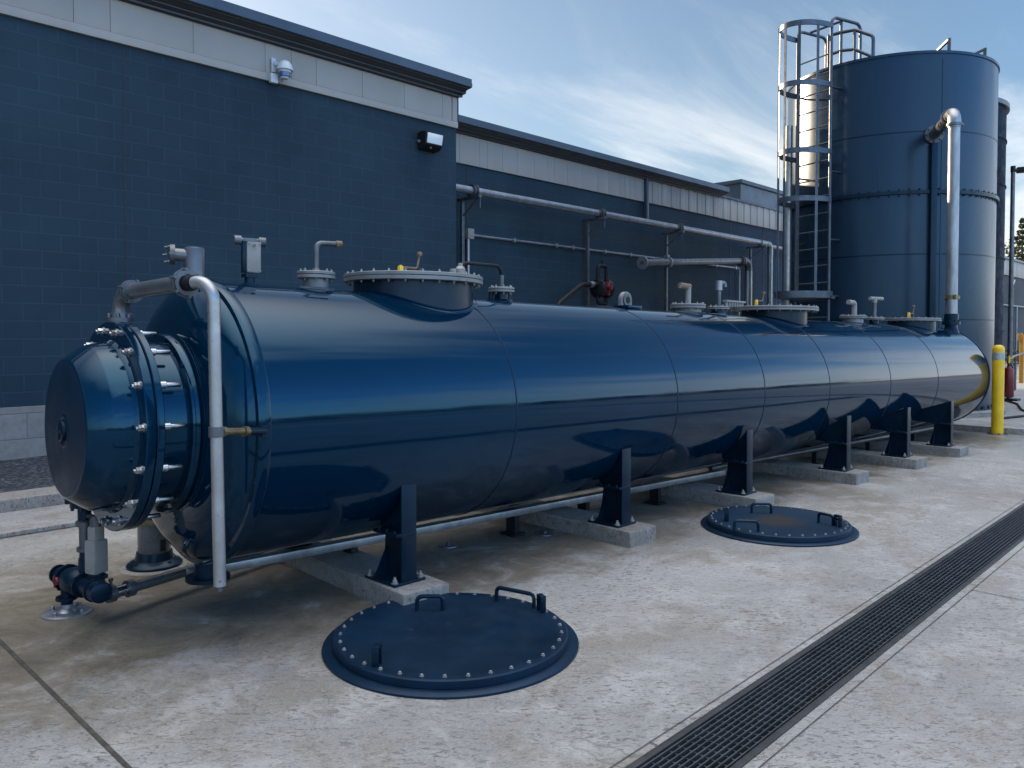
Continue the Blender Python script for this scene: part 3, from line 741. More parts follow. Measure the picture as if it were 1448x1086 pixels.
def nozzle(kind, x, rf, rn, z0, th, nb, bolts, neckmat, y=0, two=True, skirt=1.25):
    b = MB(); neckmesh(b, x, rn, z0, y); nk = b.obj(kind, neckmat, tk, **L)
    if skirt: saddle_skirt('reinforcing_pad', x, rn, rn * skirt, M['gloss'] if neckmat is not M['flangegrey'] else M['navy'], .01, y)
    b = MB(); seg = 72
    h = th / 2
    b.lathe([(z0, rn), (z0, rf - .003), (z0 + .003, rf), (z0 + h - .002, rf), (z0 + h, rf - .003)], (x, y, 0), seg=seg, cap=False)
    for k in range(nb):
        a = 2 * PI * (k + .3) / nb; rr = rf - .024
        b.hexbolt((x + rr * math.cos(a), y + rr * math.sin(a), z0), (0, 0, -1), .0075, .011, stud=.006)
    b.obj('neck_flange', M['flangegrey'], nk, ang=30, **L)
    b = MB(); b.lathe([(z0 + h + .002, rf - .004), (z0 + h + .005, rf), (z0 + th - .003, rf), (z0 + th, rf - .004), (z0 + th, 0)], (x, y, 0), seg=seg, cap=False)
    if not bolts:
        for k in range(nb):
            a = 2 * PI * k / nb; p = V((x + (rf - .024) * math.cos(a), y + (rf - .024) * math.sin(a), z0 + th)); b.hexbolt(p, (0, 0, 1), .0085, .012)
    ld = b.obj('lid', M['flangegrey'], nk, ang=30, **L)
    if bolts:
        for k in range(nb):
            a = 2 * PI * (k + .3) / nb; rr = rf - .024
            inst('bolt', bolt_n, TM @ axmat((x + rr * math.cos(a), y + rr * math.sin(a), z0 + th), (0, 0, 1), k), nk)
    return nk
def pipework(name, pts, r, mat, parent, rad=.03, seg=12):
    b = MB(); b.tube(fillet(pts, rad, 6), r, seg); return b.obj(name, mat, parent, **L)
# manways
mw1 = nozzle('manway', 3.305, .455, .392, .812, .050, 26, True, M['neckgrey'], skirt=1.07)
mw1['label'] = 'largest nearest manway neck with pale bolted lid'
mw2 = nozzle('manway', 8.25, .46, .345, .812, .046, 24, True, M['neckgrey'], skirt=1.07)
mw3 = nozzle('manway', 12.46, .39, .32, .818, .042, 22, False, M['neckgrey'], skirt=1.07)
# small nozzles
n1 = nozzle('nozzle', 2.578, .112, .074, .80, .042, 8, True, M['flangegrey'], skirt=1.6)
pipework('vent_pipe', [(2.578, 0, .84), (2.578, 0, 1.012), (2.735, -.02, 1.018)], .0165, M['galvdark'], n1, .035)
b = MB(); b.lathe([(.835, .026), (.855, .024), (.86, .018)], (2.578, 0, 0), seg=16); b.tube([(2.70, -.016, 1.0165), (2.738, -.02, 1.018)], .021, 10); b.obj('fitting', M['rust'], n1, **L)
n2 = nozzle('nozzle', 4.105, .097, .05, .80, .036, 8, True, M['neckgrey'], skirt=1.7)
b = MB()
for dx in (-.06, .065): b.cyl((4.105 + dx, .02 - dx * .5, .72), (4.105 + dx, .02 - dx * .5, .80), .016)
b.obj('brace', M['neckgrey'], n2, **L)
n3 = nozzle('nozzle', 6.555, .165, .125, .778, .042, 12, True, M['flangegrey'], skirt=1.4)
pipework('vent_pipe', [(6.555, 0, .82), (6.555, 0, .985), (6.43, .01, .99)], .026, M['casing'], n3, .02)
b = MB(); b.tube([(6.575, 0, .985), (6.43, .01, .99)], .0275, 10); b.obj('fitting', M['rust'], n3, **L)
n4 = nozzle('nozzle', 7.1, .107, .075, .788, .03, 8, True, M['neckgrey'], skirt=1.5)
pipework('vent_pipe', [(7.1, 0, .818), (7.1, 0, 1.06)], .022, M['galvdark'], n4)
b = MB(); b.tube([(7.1, 0, .98), (7.1, 0, 1.075)], .034, 10); b.tube(fillet([(7.1, 0, 1.05), (7.19, -.01, 1.06), (7.2, -.01, 1.02)], .02), .018, 8); b.obj('fitting', M['galv'], n4, **L)
n5 = nozzle('nozzle', 10.36, .162, .125, .80, .036, 12, False, M['flangegrey'], skirt=1.3)
pipework('vent_pipe', [(10.40, 0, .836), (10.40, 0, 1.0), (10.26, .02, 1.005)], .032, M['casing'], n5, .03)
n6 = nozzle('nozzle', 11.06, .125, .06, .80, .032, 10, False, M['neckgrey'], skirt=1.5)
pipework('vent_pipe', [(11.06, 0, .83), (11.06, 0, 1.09)], .026, M['galvdark'], n6)
b = MB(); b.tube([(10.98, .03, 1.085), (11.2, -.05, 1.085)], .026, 10); b.tube([(11.06, 0, 1.03), (11.06, 0, 1.1)], .034, 10); b.obj('fitting', M['casing'], n6, **L)
# lid fittings
def lidvalve(x, y, z, parent, s=1.0):
    b = MB(); b.box((x, y, z + .035 * s), (.032 * s, .03 * s, .075 * s), bev=.006); b.cyl((x, y, z), (x, y, z + .08 * s), .012 * s); b.obj('gauge_body', M['yellow'], parent, **L)
    pipework('handle', [(x, y, z + .066 * s), (x + .13 * s, y - .01, z + .066 * s), (x + .15 * s, y - .012, z + .16 * s)], .007 * s, M['rust'], parent, .02)
    b = MB(); b.lathe([(-.016, 0), (-.014, .014), (0, .019), (.014, .014), (.016, 0)], (x + .15 * s, y - .012, z + .165 * s), seg=12); b.tube([(x + .155 * s, y - .012, z), (x + .155 * s, y - .012, z + .07 * s)], .004, 6); b.obj('knob', M['rust'], parent, **L)
lidvalve(3.27, .10, .862, mw1)
lidvalve(7.95, .05, .858, mw2, .9)
lidvalve(12.35, .0, .86, mw3, 1.1)
b = MB(); b.box((3.615, -.03, .90), (.03, .03, .07), bev=.004); b.cyl((3.69, -.02, .874), (3.69, -.02, .98), .016); b.lathe([(0, .034), (.04, .036), (.06, .02)], (3.69, -.02, .90), seg=14); b.obj('valve', M['casing'], mw1, **L)
b = MB()
for k in range(7):
    b.cyl((7.86 + k * .055 - .1, .30, .855), (7.86 + k * .055 - .1, .30, .91), .018, seg=8)
b.box((7.93, .30, .915), (.40, .05, .018)); b.obj('manifold', M['casing'], mw2, **L)
# lifting lug
lg = MB(); lx = 5.58
poly = [(lx - .075, crown(0) - .01)] + [(lx + .075 * math.cos(a), .81 + .075 * math.sin(a)) for a in [PI - PI * k / 16 for k in range(17)]] + [(lx + .075, crown(0) - .01)]
outer = poly
lug = MB(); lug.prism(outer, 'y', -.018, .018)
lo = lug.obj('lifting_lug', M['flangegrey'], tk, bev=.004, **L)
b = MB(); b.ring((lx, 0, .812), (0, 1, 0), .031, .052, -.030, .030, 28); b.obj('eye_ring', M['galvdark'], lo, **L)
MB().lathe([(-.0305, .0305), (.0305, .0305)], (lx, 0, .812), (0, 1, 0), 24).obj('eye_hole', M['black'], lo, **L)
MB().box((lx, -.03, crown(.05) + .012), (.2, .16, .03), bev=.012).obj('lug_base', M['gloss'], lo, **L)
# downcomer nozzle near the far end
NX, NY = 13.42, -.25
b = MB(); b.lathe([(crown(NY) - .04, .115), (.70, .105), (.735, .088), (.79, .085), (.79, .125), (.812, .125), (.812, .085)], (NX, NY, 0), seg=32, cap=False); nn_ = b.obj('nozzle', M['navy'], tk, **L)
b = MB()
for k in range(8):
    a = k * PI / 4; b.hexbolt((NX + .105 * math.cos(a), NY + .105 * math.sin(a), .836), (0, 0, 1), .011, .02)
b.lathe([(.813, .085), (.813, .125), (.836, .125), (.836, .06)], (NX, NY, 0), seg=32, cap=False); b.obj('flange', M['navy'], nn_, **L)
# bottom drain flange at near end
b = MB(); b.lathe([(-RT - .12, .115), (-RT - .1, .115), (-RT - .1, .07), (-RT + .06, .07)], (1.93, 0, 0), seg=28); b.obj('bottom_nozzle', M['navy'], tk, **L)

# saddles (built in world space)
TINV = TM.inverted()
def axis_at(x):
    k = (x - TM.translation.x) / tx.x
    p = TM.translation + tx * k; return p.y, p.z
anchor = MB().hexbolt((0, 0, 0), (0, 0, 1), .014, .02, stud=.015).mesh('anchor_bolt', M['bolt'])
PADH = .112
saddle_pos = [(2.765, 3.46), (4.715, 3.385), (6.40, 3.285), (8.22, 3.13), (9.63, 2.995), (10.93, 2.895)]
padlab = ['nearest pale concrete pad, beside the larger manhole cover', 'second concrete pad from the near end of the tank', 'concrete pad under the tank behind the smaller manhole cover',
          'fourth concrete pad from the near end of the tank', 'fifth concrete pad, second nearest to the yellow bollard', 'farthest concrete pad, closest to the yellow bollard']
def saddle(x, y0, side):
    ya, za = axis_at(x)
    def Y(v): return v if side < 0 else 2 * ya - v
    def ysurf(z): return ya - math.sqrt(max(0, RT * RT - (z - za) ** 2))
    zt = .675
    b = MB(); b.box((x, Y(y0 + .012), (PADH + zt) / 2), (.105, .014, zt - PADH), bev=.002)
    web = [(y0 + .019, PADH), (y0 + .235, PADH), (y0 + .21, .385)]
    zs = [.40 + .16 * k / 8 for k in range(9)]
    pts = [(max(ysurf(z) - .002, y0 + .02), z) for z in zs]
    web += [(min(pts[0][0], y0 + .50), .40)] + [(min(p, y0 + .5), z) for p, z in pts[1:]]
    poly = [(Y(a), c) for a, c in web]
    poly += [(Y(y0 + .03), zt), (Y(y0 + .019), zt)]
    b.prism(poly, 'x', x - .007, x + .007)
    o = b.obj('saddle', M['navy'], tk)
    MB().box((x, Y(y0 + .135), PADH + .008), (.22, .28, .016), bev=.003).obj('base_plate', M['navy'], o)
    b = MB(); b.prism([(Y(y0 + .20), PADH + .016), (Y(y0 + .20), .33), (Y(y0 + .21), .33), (Y(y0 + .27), PADH + .016)], 'x', x + .0085, x + .0185)
    b.prism([(x - .10, PADH + .016), (x - .01, .30), (x - .0085, PADH + .016)], 'y', Y(y0 + .19), Y(y0 + .20)); b.obj('gusset', M['navy'], o)
    if side < 0:
        b = MB(); b.box((x - .02, Y(y0 + .11), .392), (.14, .22, .016), bev=.002)
        for k in (0, 1, 2): b.hexbolt((x - .075, Y(y0 + .04 + k * .07), .40), (0, 0, 1), .009, .014)
        b.obj('clip_plate', M['navy'], o)
        for dx in (-.09, .09):
            for dy in (.02, .25): inst('anchor_bolt', anchor, axmat((x + dx, Y(y0 + dy), PADH + .016), (0, 0, 1)), o)
    return o
for i, (x, y0) in enumerate(saddle_pos):
    for s_ in (-1, 1): saddle(x, y0, s_)
    ya, za = axis_at(x)
    b = MB(); ylen = 2 * (ya - y0) + .28
    b.box((x + .05, ya, PADH / 2 - .01), (.315, ylen, PADH + .02), rz=R(-3), bev=.010)
    bmesh.ops.subdivide_edges(b.bm, edges=[e for e in b.bm.edges if e.calc_length() > .1], cuts=6, use_grid_fill=True)
    for v_ in b.bm.verts:
        if v_.co.z < PADH - .002: v_.co += V((noise.noise(v_.co * 9), noise.noise(v_.co * 9 + V((5, 0, 0))), 0)) * .006
    o = b.obj('concrete_pad', M['padcon']); tag(o, padlab[i], 'concrete pad', 'concrete pads under the tank saddles')

# level sensor box on the crown
ls = thing('level_sensor', 'pale boxed level sensor with two side caps standing on the near end of the tank', 'sensor', TW(2.16, 0, .74))
b = MB(); b.lathe([(.72, .055), (.745, .05), (.75, .028), (.80, .026)], (2.16, 0, 0), seg=20); b.box((2.16, 0, .79), (.07, .06, .02)); b.mesh
o = b.obj('stem', M['navy'], ls, world=False) if False else None
b.bm.transform(TM); b.obj('stem', M['navy'], ls)
rzv = R(-18)
b = MB(); b.box((2.162, .02, .895), (.074, .07, .175), rz=rzv, bev=.008); b.bm.transform(TM); b.obj('back_box', M['navy'], ls)
b = MB(); b.box((2.174, -.020, .893), (.075, .018, .172), rz=rzv, bev=.006)
for dx in (-.028, .028):
    for dz in (-.075, .075): b.lathe([(0, .007), (.004, .006)], V((2.174 + dx, -.030 - dx * .32, .893 + dz)), (-.3, -1, 0), 8)
b.bm.transform(TM); b.obj('cover', M['casing'], ls)
b = MB(); b.tube([(2.105, .03, .985), (2.22, -.012, .985)], .016, 12); b.tube([(2.085, .034, .985), (2.12, .024, .985)], .027, 14); b.tube([(2.208, -.008, .982), (2.243, -.018, .982)], .027, 14); b.box((2.165, .01, .985), (.075, .045, .03), rz=rzv, bev=.006)
b.bm.transform(TM); b.obj('side_cap', M['galvdark'], ls)
b = MB(); b.lathe([(0, .009), (.004, .009)], (2.170, -.034, .958), (-.3, -1, 0), 10); b.bm.transform(TM); b.obj('indicator', M['rust'], ls)

# overflow pipe at the near end
op = thing('overflow_pipe', 'grey vent pipe on the end flange turning into a pale upright drop pipe', 'pipe', (1.5, 4.1, 1.5))
fp = TW(1.465, .02, .505)
A = V((1.495, 4.165, 1.60)); B = V((1.505, 4.165, 1.712)); Cc = V((1.514, 3.44, 1.728))
b = MB(); b.lathe([(0, .062), (.022, .062), (.022, .045), (.05, .043)], A - V((0, 0, .035)), seg=24)
for k in range(6):
    a = k * PI / 3; b.hexbolt(A + V((.052 * math.cos(a), .052 * math.sin(a), -.012)), (0, 0, 1), .009, .018)
b.obj('flange', M['galvdark'], op)
b = MB(); b.tube(fillet([A, B, B + V((0, -.13, .002))], .085, 8), .040, 20); b.obj('elbow', M['pipegrey'], op)
b = MB(); b.tube([B + V((0, -.11, .002)), Cc], .039, 20); b.obj('pipe', M['pipegrey'], op)
def union(c, ax, r, mat, nb=4):
    b = MB(); ax = V(ax).normalized(); b.ring(c, ax, r * .9, r * 1.28, -.022, .022, 28); b.ring(c, ax, r * .9, r * 1.45, -.008, .008, 28)
    u, w_ = perp(ax)
    for k in range(nb):
        a = k * 2 * PI / nb + .4; p = V(c) + (u * math.cos(a) + w_ * math.sin(a)) * r * 1.42
        b.cyl(p - ax * .026, p + ax * .026, .007, seg=6)
    return b.obj('union', mat, op)
union(B + V((0, -.125, .002)), (0, 1, 0), .039, M['galvdark']); union(Cc + V((0, .01, 0)), (0, 1, 0), .043, M['galvdark'], 6)
D0 = Cc + V((.01, -.05, .0)); D1 = V((1.562, 3.285, 1.738)); D2 = V((1.566, 3.262, .42))
b = MB(); b.tube([Cc, D0], .034, 18); b.obj('sleeve', M['black'], op)
b = MB(); b.tube(fillet([D0, D1, D1 + V((0, 0, -.14))], .09, 10), .028, 18); b.obj('bend', M['alu'], op)
b = MB(); b.tube([D1 + V((0, 0, -.12)), D2], .0265, 20); b.obj('drop_pipe', M['alu'], op)
b = MB(); b.tube([D2 + V((0, 0, .01)), D2 + V((0, 0, -.022))], .014, 10); b.obj('drip_tip', M['galvdark'], op)
b = MB(); hz = 1.085; hx = D1.x
b.ring((hx, 3.272, hz), (0, 0, 1), .026, .033, -.022, .022, 20); b.obj('pipe_clip', M['galvdark'], op)
tgt = TW(1.86, -.755, .01)
st = V((hx, 3.272, hz)); dv = (tgt - st)
b = MB(); b.tube([st + dv * .12, st + dv * .62], .0165, 12); b.tube([st + dv * .1, st + dv * .18], .021, 8); b.tube([st + dv * .55, st + dv * .64], .023, 10); b.obj('stand_off', M['brass'], op)
b = MB(); b.tube([st + dv * .62, st + dv * 1.02], .019, 10); b.box(tgt, (.03, .03, .05)); b.obj('stand_off_socket', M['navy'], op)
# grey stub with blind side flange behind
vs = thing('vent_stub', 'upright grey capped vent stub with a side flange on the tank near end', 'pipe', TW(1.9, .06, .74))
b = MB(); b.lathe([(.70, .052), (.915, .052), (.925, .047), (.928, 0)], (1.875, .06, 0), seg=28); b.bm.transform(TM); b.obj('stub', M['pipegrey'], vs)
b = MB(); b.tube([(1.875, .06, .878), (1.775, .10, .882)], .036, 18); b.bm.transform(TM); b.obj('branch', M['pipegrey'], vs)
b = MB(); b.ring(V((1.775, .10, .882)), (1, -.4, 0), .03, .055, -.012, .012, 24); b.lathe([(-.014, .05), (-.02, .03), (-.02, 0)], V((1.775, .10, .882)), (1, -.4, 0), 20)
for k in range(6):
    a = k * PI / 3; b.hexbolt(V((1.762, .10 + .045 * math.cos(a), .882 + .045 * math.sin(a))), (-1, .4, 0), .007, .02)
b.bm.transform(TM); b.obj('flange', M['galvdark'], vs)

# hose from conduit to small nozzle
hb = MB(); hb.tube(fillet([TW(3.70, -.02, .955), TW(3.72, -.02, .985), TW(4.08, -.005, .99), TW(4.105, 0, .92), TW(4.105, 0, .90)], .06, 6), .0125, 10)
tag(hb.obj('vent_hose', M['black']), 'short black hose bridging the biggest manway and the small nozzle behind it', 'hose')
tag(MB().tube([TW(4.105, 0, .835), TW(4.105, 0, .925)], .018, 12).obj('hose_fitting', M['galvdark']), 'upright grey fitting under the short black hose on the small nozzle', 'fitting')

# drain valve under the end cap
dv_ = thing('drain_valve', 'navy drain valve with pale actuator under the tank end cap', 'valve', (1.386, 4.68, 0))
b = MB(); b.lathe([(0, .125), (.008, .125), (.012, .115), (.012, .05), (.03, .03), (.07, .028)], (1.386, 4.68, 0), seg=32)
for k in range(4):
    a = k * PI / 2 + .6; b.hexbolt((1.386 + .09 * math.cos(a), 4.68 + .09 * math.sin(a), .012), (0, 0, 1), .011, .018)
b.obj('floor_flange', M['galv'], dv_)
b = MB(); b.cyl((1.386, 4.68, .05), (1.386, 4.68, .14), .03); b.lathe([(.075, .055), (.09, .055), (.09, .03)], (1.386, 4.68, 0), seg=20); b.obj('riser', M['navy'], dv_)
pa, pb = V((1.405, 4.90, .165)), V((1.455, 4.36, .165)); axv = (pb - pa).normalized()
b = MB(); b.lathe([(0, .045), (.015, .052), (.03, .052), (.03, .040), (.13, .040), (.13, .075), (.15, .075), (.15, .058), (.20, .072), (.26, .075), (.31, .065), (.33, .05), (.33, .066), (.345, .066), (.345, .046), (.46, .046), (.46, .062), (.475, .062), (.475, .055), (.54, .055), (.545, .048), (.545, 0)], pa, axv, 28); b.obj('body', M['navy'], dv_)
b = MB()
for h_, r_ in ((.14, .066), (.337, .057)):
    u, w_ = perp(axv)
    for k in range(8):
        a = k * PI / 4; b.hexbolt(pa + axv * h_ + (u * math.cos(a) + w_ * math.sin(a)) * r_, -axv, .008, .02)
b.obj('body_bolts', M['navy'], dv_)
b = MB(); q = pa + axv * .13 + V((-.06, -.02, 0)); b.lathe([(-.006, .022), (.006, .024), (.012, .02)], q, (-1, -.3, 0), 18); b.bar(q + V((-.01, 0, -.035)), q + V((-.012, -.0, .03)), .014, .006); b.obj('red_handle', M['red'], dv_)
ac = V((1.478, 4.50, 0))
b = MB(); b.box(ac + V((0, 0, .325)), (.085, .08, .18), rz=R(20), bev=.012); b.box(ac + V((0, .0, .445)), (.065, .062, .09), rz=R(20), bev=.016); b.obj('actuator', M['casing'], dv_)
b = MB(); b.cyl(ac + V((0, 0, .485)), ac + V((0, 0, .525)), .030); b.lathe([(.525, .030), (.54, .024), (.545, 0)], ac, seg=20); b.obj('actuator_cap', M['galvdark'], dv_)
b = MB(); b.cyl(ac + V((0, 0, .18)), ac + V((0, 0, .24)), .04); b.box(ac + V((0, 0, .215)), (.09, .07, .02)); b.obj('actuator_mount', M['navy'], dv_)
vp = V((1.455, 4.60, 0))
b = MB(); b.cyl(vp + V((0, 0, .17)), vp + V((0, 0, .30)), .034); b.lathe([(.30, .03), (.34, .028)], vp, seg=16); b.obj('lower_pipe', M['navy'], dv_)
b = MB(); b.cyl(vp + V((0, 0, .34)), vp + V((0, 0, .52)), .029); b.lathe([(.34, .042), (.36, .042), (.36, .03)], vp, seg=18); b.lathe([(.475, .044), (.50, .046), (.51, .03)], vp, seg=18); b.tube([vp + V((0, 0, .53)), ac + V((0, 0, .535))], .012, 8); b.obj('upper_pipe', M['galvdark'], dv_)
b = MB(); b.cyl(vp + V((0, 0, .51)), vp + V((.0, 0, .70)), .034); b.ring(vp + V((0, 0, .615)), (0, 0, 1), .03, .075, -.012, .012, 24); b.ring(vp + V((0, 0, .59)), (0, 0, 1), .03, .07, -.01, .01, 24)
for k in range(6):
    a = k * PI / 3; b.cyl(vp + V((.06 * math.cos(a), .06 * math.sin(a), .565)), vp + V((.06 * math.cos(a), .06 * math.sin(a), .65)), .009, seg=6)
b.cyl(vp + V((-.07, .03, .60)), vp + V((-.07, .03, .70)), .018, seg=10)
b.obj('top_flange', M['navy'], dv_)
# ground pipe from valve
dp = thing('drain_pipe', 'navy drain pipe lying along the ground from the valve to beneath the tank', 'pipe', (1.5, 4.5, .1))
g0, g1 = V((1.53, 4.455, .12)), V((2.75, 4.80, .10))
b = MB(); b.tube([g0 + (g1 - g0) * .09, g1], .030, 16); b.obj('pipe', M['pipegrey'], dp)
b = MB(); b.tube([V((1.475, 4.44, .12)), g0 + (g1 - g0) * .08], .032, 16); b.obj('nipple', M['steel'], dp)
b = MB()
for k in (.0, .09):
    c = g0 + (g1 - g0) * k; b.ring(c, g1 - g0, .028, .046, -.018, .018, 20)
b.cyl(g0 + V((0, -.01, .03)), g0 + V((0, -.01, .075)), .008, seg=8); b.lathe([(.07, .012), (.085, .012)], g0 + V((0, -.01, 0)), seg=8)
b.obj('clamp', M['galvdark'], dp)
# pedestal under the neck
pd_ = thing('pipe_pedestal', 'stout grey-blue round pedestal standing under the tank neck', 'pedestal', (2.07, 5.23, 0))
b = MB(); b.lathe([(0, .17), (.02, .17), (.035, .155), (.05, .118), (.10, .108)], (2.07, 5.23, 0), seg=36)
for k in range(4):
    a = k * PI / 2 + .3; b.hexbolt((2.07 + .14 * math.cos(a), 5.23 + .14 * math.sin(a), .025), (0, 0, 1), .013, .02)
b.obj('base', M['navy'], pd_)
b = MB(); b.lathe([(.09, .100), (.35, .100)], (2.07, 5.23, 0), seg=32); b.lathe([(.33, .105), (.335, .118), (.37, .118), (.375, .105), (.42, .103), (.60, .10), (.9, .06)], (2.07, 5.23, 0), seg=32)
b.obj('column', M['pipegrey'], pd_)
b = MB(); b.box((2.07 - .075, 5.23 - .072, .305), (.10, .004, .03), rz=R(-45)); b.obj('tag_plate', M['brass'], pd_)
MB().box((2.07 + .015, 5.23 - .101, .15), (.035, .006, .075), bev=.002).obj('slot', M['black'], pd_)
b = MB(); b.lathe([(.0, .2), (.006, .19)], (2.06, 5.22, 0), seg=30)
tag(b.obj('grout_pad', M['padcon']), 'thin pale grout ring on the yard under the round pedestal', 'grout')

# cable tray pipe beneath the tank
ut = thing('ground_conduit', 'pale flat cable channel running along beneath the near half of the tank', 'cable channel', (2, 4.6, .16))
b = MB(); b.bar((1.9, 4.34, .172), (6.95, 3.86, .168), .08, .05, bev=.006); b.obj('channel', M['galv'], ut)
b = MB()
for k in (.2, .47, .62, .80):
    p = V((1.9, 4.34, 0)).lerp(V((6.95, 3.86, 0)), k); b = MB(); b.box(p + V((0, 0, .075)), (.05, .09, .14)); b.box(p + V((0, 0, .01)), (.12, .14, .02)); b.obj('stand', M['black'], ut)

u2 = thing('thin_ground_pipe', 'thin grey pipe on little stands beneath the far half of the tank', 'pipe', (8, 4.1, .16))
b = MB(); b.tube([(7.0, 4.02, .18), (12.2, 3.50, .18)], .028, 12); b.obj('pipe', M['galvdark'], u2)
b = MB()
for xx in (7.5, 9.0, 10.3, 11.6):
    b = MB(); b.box((xx, 4.02 - (xx - 7) * .1, .085), (.04, .05, .15)); b.box((xx, 4.02 - (xx - 7) * .1, .008), (.12, .12, .016)); b.obj('stand', M['black'], u2)
# small bolted plates on the slab
for k, (xx, yy) in enumerate(((3.72, 4.22), (4.45, 3.95))):
    b = MB(); b.lathe([(0, .07), (.006, .068)], (xx, yy, 0), seg=24); b.hexbolt((xx, yy, .006), (0, 0, 1), .014, .02)
    tag(b.obj('floor_plate', M['galvdark']), ['round steel floor plate under the tank, nearer the first pad', 'round steel floor plate under the tank, nearer the second pad'][k], 'floor plate')

# ------------------------------------------------------------------ vertical tank
VC = V((16.09, 5.48, 0)); VR = 1.817; VT = 6.31
vt = thing('vertical_tank', 'tall navy upright cylindrical tank behind the yellow bollard', 'tank', (VC.x, VC.y, .18))
b = MB(); b.lathe([(.05, 2.02), (.17, 2.02), (.19, 1.99), (.19, 1.7)], VC, seg=96, cap=False); b.lathe([(.05, 2.02), (.05, 1.7)], VC, seg=96, cap=False)
tag(b.obj('tank_plinth', M['padcon']), 'round concrete plinth under the tall upright tank', 'plinth')
seams = (4.97, 3.94, 2.89, 1.77)
prof = [(.195, VR)]
for s_ in sorted(seams): prof += [(s_ - .010, VR), (s_ - .006, VR - .006), (s_ + .006, VR - .006), (s_ + .010, VR)]
prof += [(VT, VR), (VT + .01, VR - .01)]
b = MB(); b.lathe(prof, VC, seg=144, cap=False); b.obj('shell', M['vtank'], vt, ang=25)
b = MB(); b.lathe([(VT - .035, VR), (VT - .035, VR + .018), (VT + .012, VR + .018), (VT + .012, VR - .02)], VC, seg=144, cap=False); b.obj('rim', M['vtank'], vt, ang=25)
b = MB(); b.lathe([(VT, VR - .005), (VT + .16, .4), (VT + .17, 0)], VC, seg=96, cap=False); b.obj('roof', M['vtank'], vt)
for s_ in (4.97, 2.89, 1.77):
    b = MB(); b.lathe([(s_ - .013, VR - .004), (s_ - .008, VR + .005), (s_ + .008, VR + .005), (s_ + .013, VR - .004)], VC, seg=144, cap=False); b.obj('seam_band', M['navy'], vt)
b = MB(); b.lathe([(3.91, VR), (3.91, VR + .045), (3.97, VR + .045), (3.97, VR)], VC, seg=144, cap=False)
for k in range(72):
    a = 2 * PI * k / 72; p = VC + V((math.cos(a) * (VR + .024), math.sin(a) * (VR + .024), 3.97)); b.hexbolt(p, (0, 0, 1), .016, .03, washer=False); b.hexbolt(p - V((0, 0, .06)), (0, 0, -1), .016, .03, washer=False)
b.obj('flange_ring', M['navy'], vt, ang=30)
b = MB(); b.lathe([(.195, VR), (.195, VR + .07), (.215, VR + .07), (.215, VR)], VC, seg=96, cap=False)
for k in range(48):
    a = 2 * PI * k / 48; b.hexbolt(VC + V((math.cos(a) * (VR + .045), math.sin(a) * (VR + .045), .215)), (0, 0, 1), .018, .04)
b.obj('base_ring', M['navy'], vt, ang=30)
def vpt(az, r, z): return V((VC.x + r * math.cos(az), VC.y + r * math.sin(az), z))
for a_, zt_, zb_ in ((R(226.5), 6.2, .25),):
    b = MB(); b.bar(vpt(a_, VR + .003, zb_), vpt(a_, VR + .003, zt_), .02, .008, up=(math.cos(a_), math.sin(a_), 0)); b.obj('vertical_weld', M['vtank'], vt)
aZ = R(221.5)
b = MB(); b.bar(vpt(aZ, VR + .05, .3), vpt(aZ, VR + .05, 4.75), .10, .07, up=(math.cos(aZ), math.sin(aZ), 0), bev=.006); b.obj('stiffener', M['navy'], vt)
b = MB()
for a_, hh in ((R(232), .26), (R(262), .22)):
    p = vpt(a_, VR - .1, VT); p2 = vpt(a_, VR - .75, VT + .05)
    b.bar(p, p + V((0, 0, hh)), .05, .03); b.bar(p + V((0, 0, hh - .02)), p2, .05, .03)
b.obj('roof_bracket', M['galvdark'], vt)

# caged ladder
LA = R(162); ln = V((math.cos(LA), math.sin(LA), 0)); lt = V((-math.sin(LA), math.cos(LA), 0)) * -1
LB = V((VC.x, VC.y, 0)) + ln * (VR + .2)
ld = thing('caged_ladder', 'caged galvanised ladder fixed to the left side of the tall upright tank', 'ladder', (LB.x, LB.y, 1))
hw = .375
for s_ in (-1, 1):
    b = MB(); p = LB + lt * hw * s_
    top = [p + V((0, 0, .9 if s_ < 0 else 1.0)), p + V((0, 0, 7.1)), p - ln * .75 + V((0, 0, 7.1)), p - ln * .75 + V((0, 0, 6.25))]
    b.tube(fillet(top, .12, 6), .028, 10); b.obj('stile', M['ladder'], ld)
z = 1.2
while z < 6.6:
    b = MB(); b.tube([LB + lt * -hw + V((0, 0, z)), LB + lt * hw + V((0, 0, z))], .014, 8); b.obj('rung', M['ladder'], ld); z += .31
def hoop(z, depth, wid, h, name='hoop', th=.012):
    b = MB(); pts = []
    for k in range(33):
        a = PI * k / 32 * 1.0
        pts.append(LB + lt * (wid * math.cos(a)) + ln * (depth * math.sin(a) ** .8))
    for A, B in zip(pts, pts[1:]):
        pass
    verts = []
    for i, p in enumerate(pts):
        d = (pts[min(i + 1, 32)] - pts[max(i - 1, 0)]).normalized(); nrm = V((d.y, -d.x, 0))
        verts.append([b.bm.verts.new(p + nrm * o_ + V((0, 0, z + hh))) for o_, hh in ((th, -h), (th, h), (-th, h), (-th, -h))])
    for A, B in zip(verts, verts[1:]):
        for k in range(4): b.face([A[k], A[(k + 1) % 4], B[(k + 1) % 4], B[k]])
    b.face(verts[0]); b.face(verts[-1]); b.obj(name, M['ladder'], ld); return pts
for z in (6.94, 5.91, 4.74, 3.90): P_ = hoop(z, .72, hw + .03, .045)
P2 = hoop(2.22, .76, hw + .07, .06, th=.016)
for k in (4, 10, 16, 22, 28):
    b = MB(); p = P_[k]; dd = (p - LB).normalized(); b.bar(p + V((0, 0, 2.2)), p + V((0, 0, 6.97)), .045, .012, up=dd); b.obj('cage_bar', M['ladder'], ld)
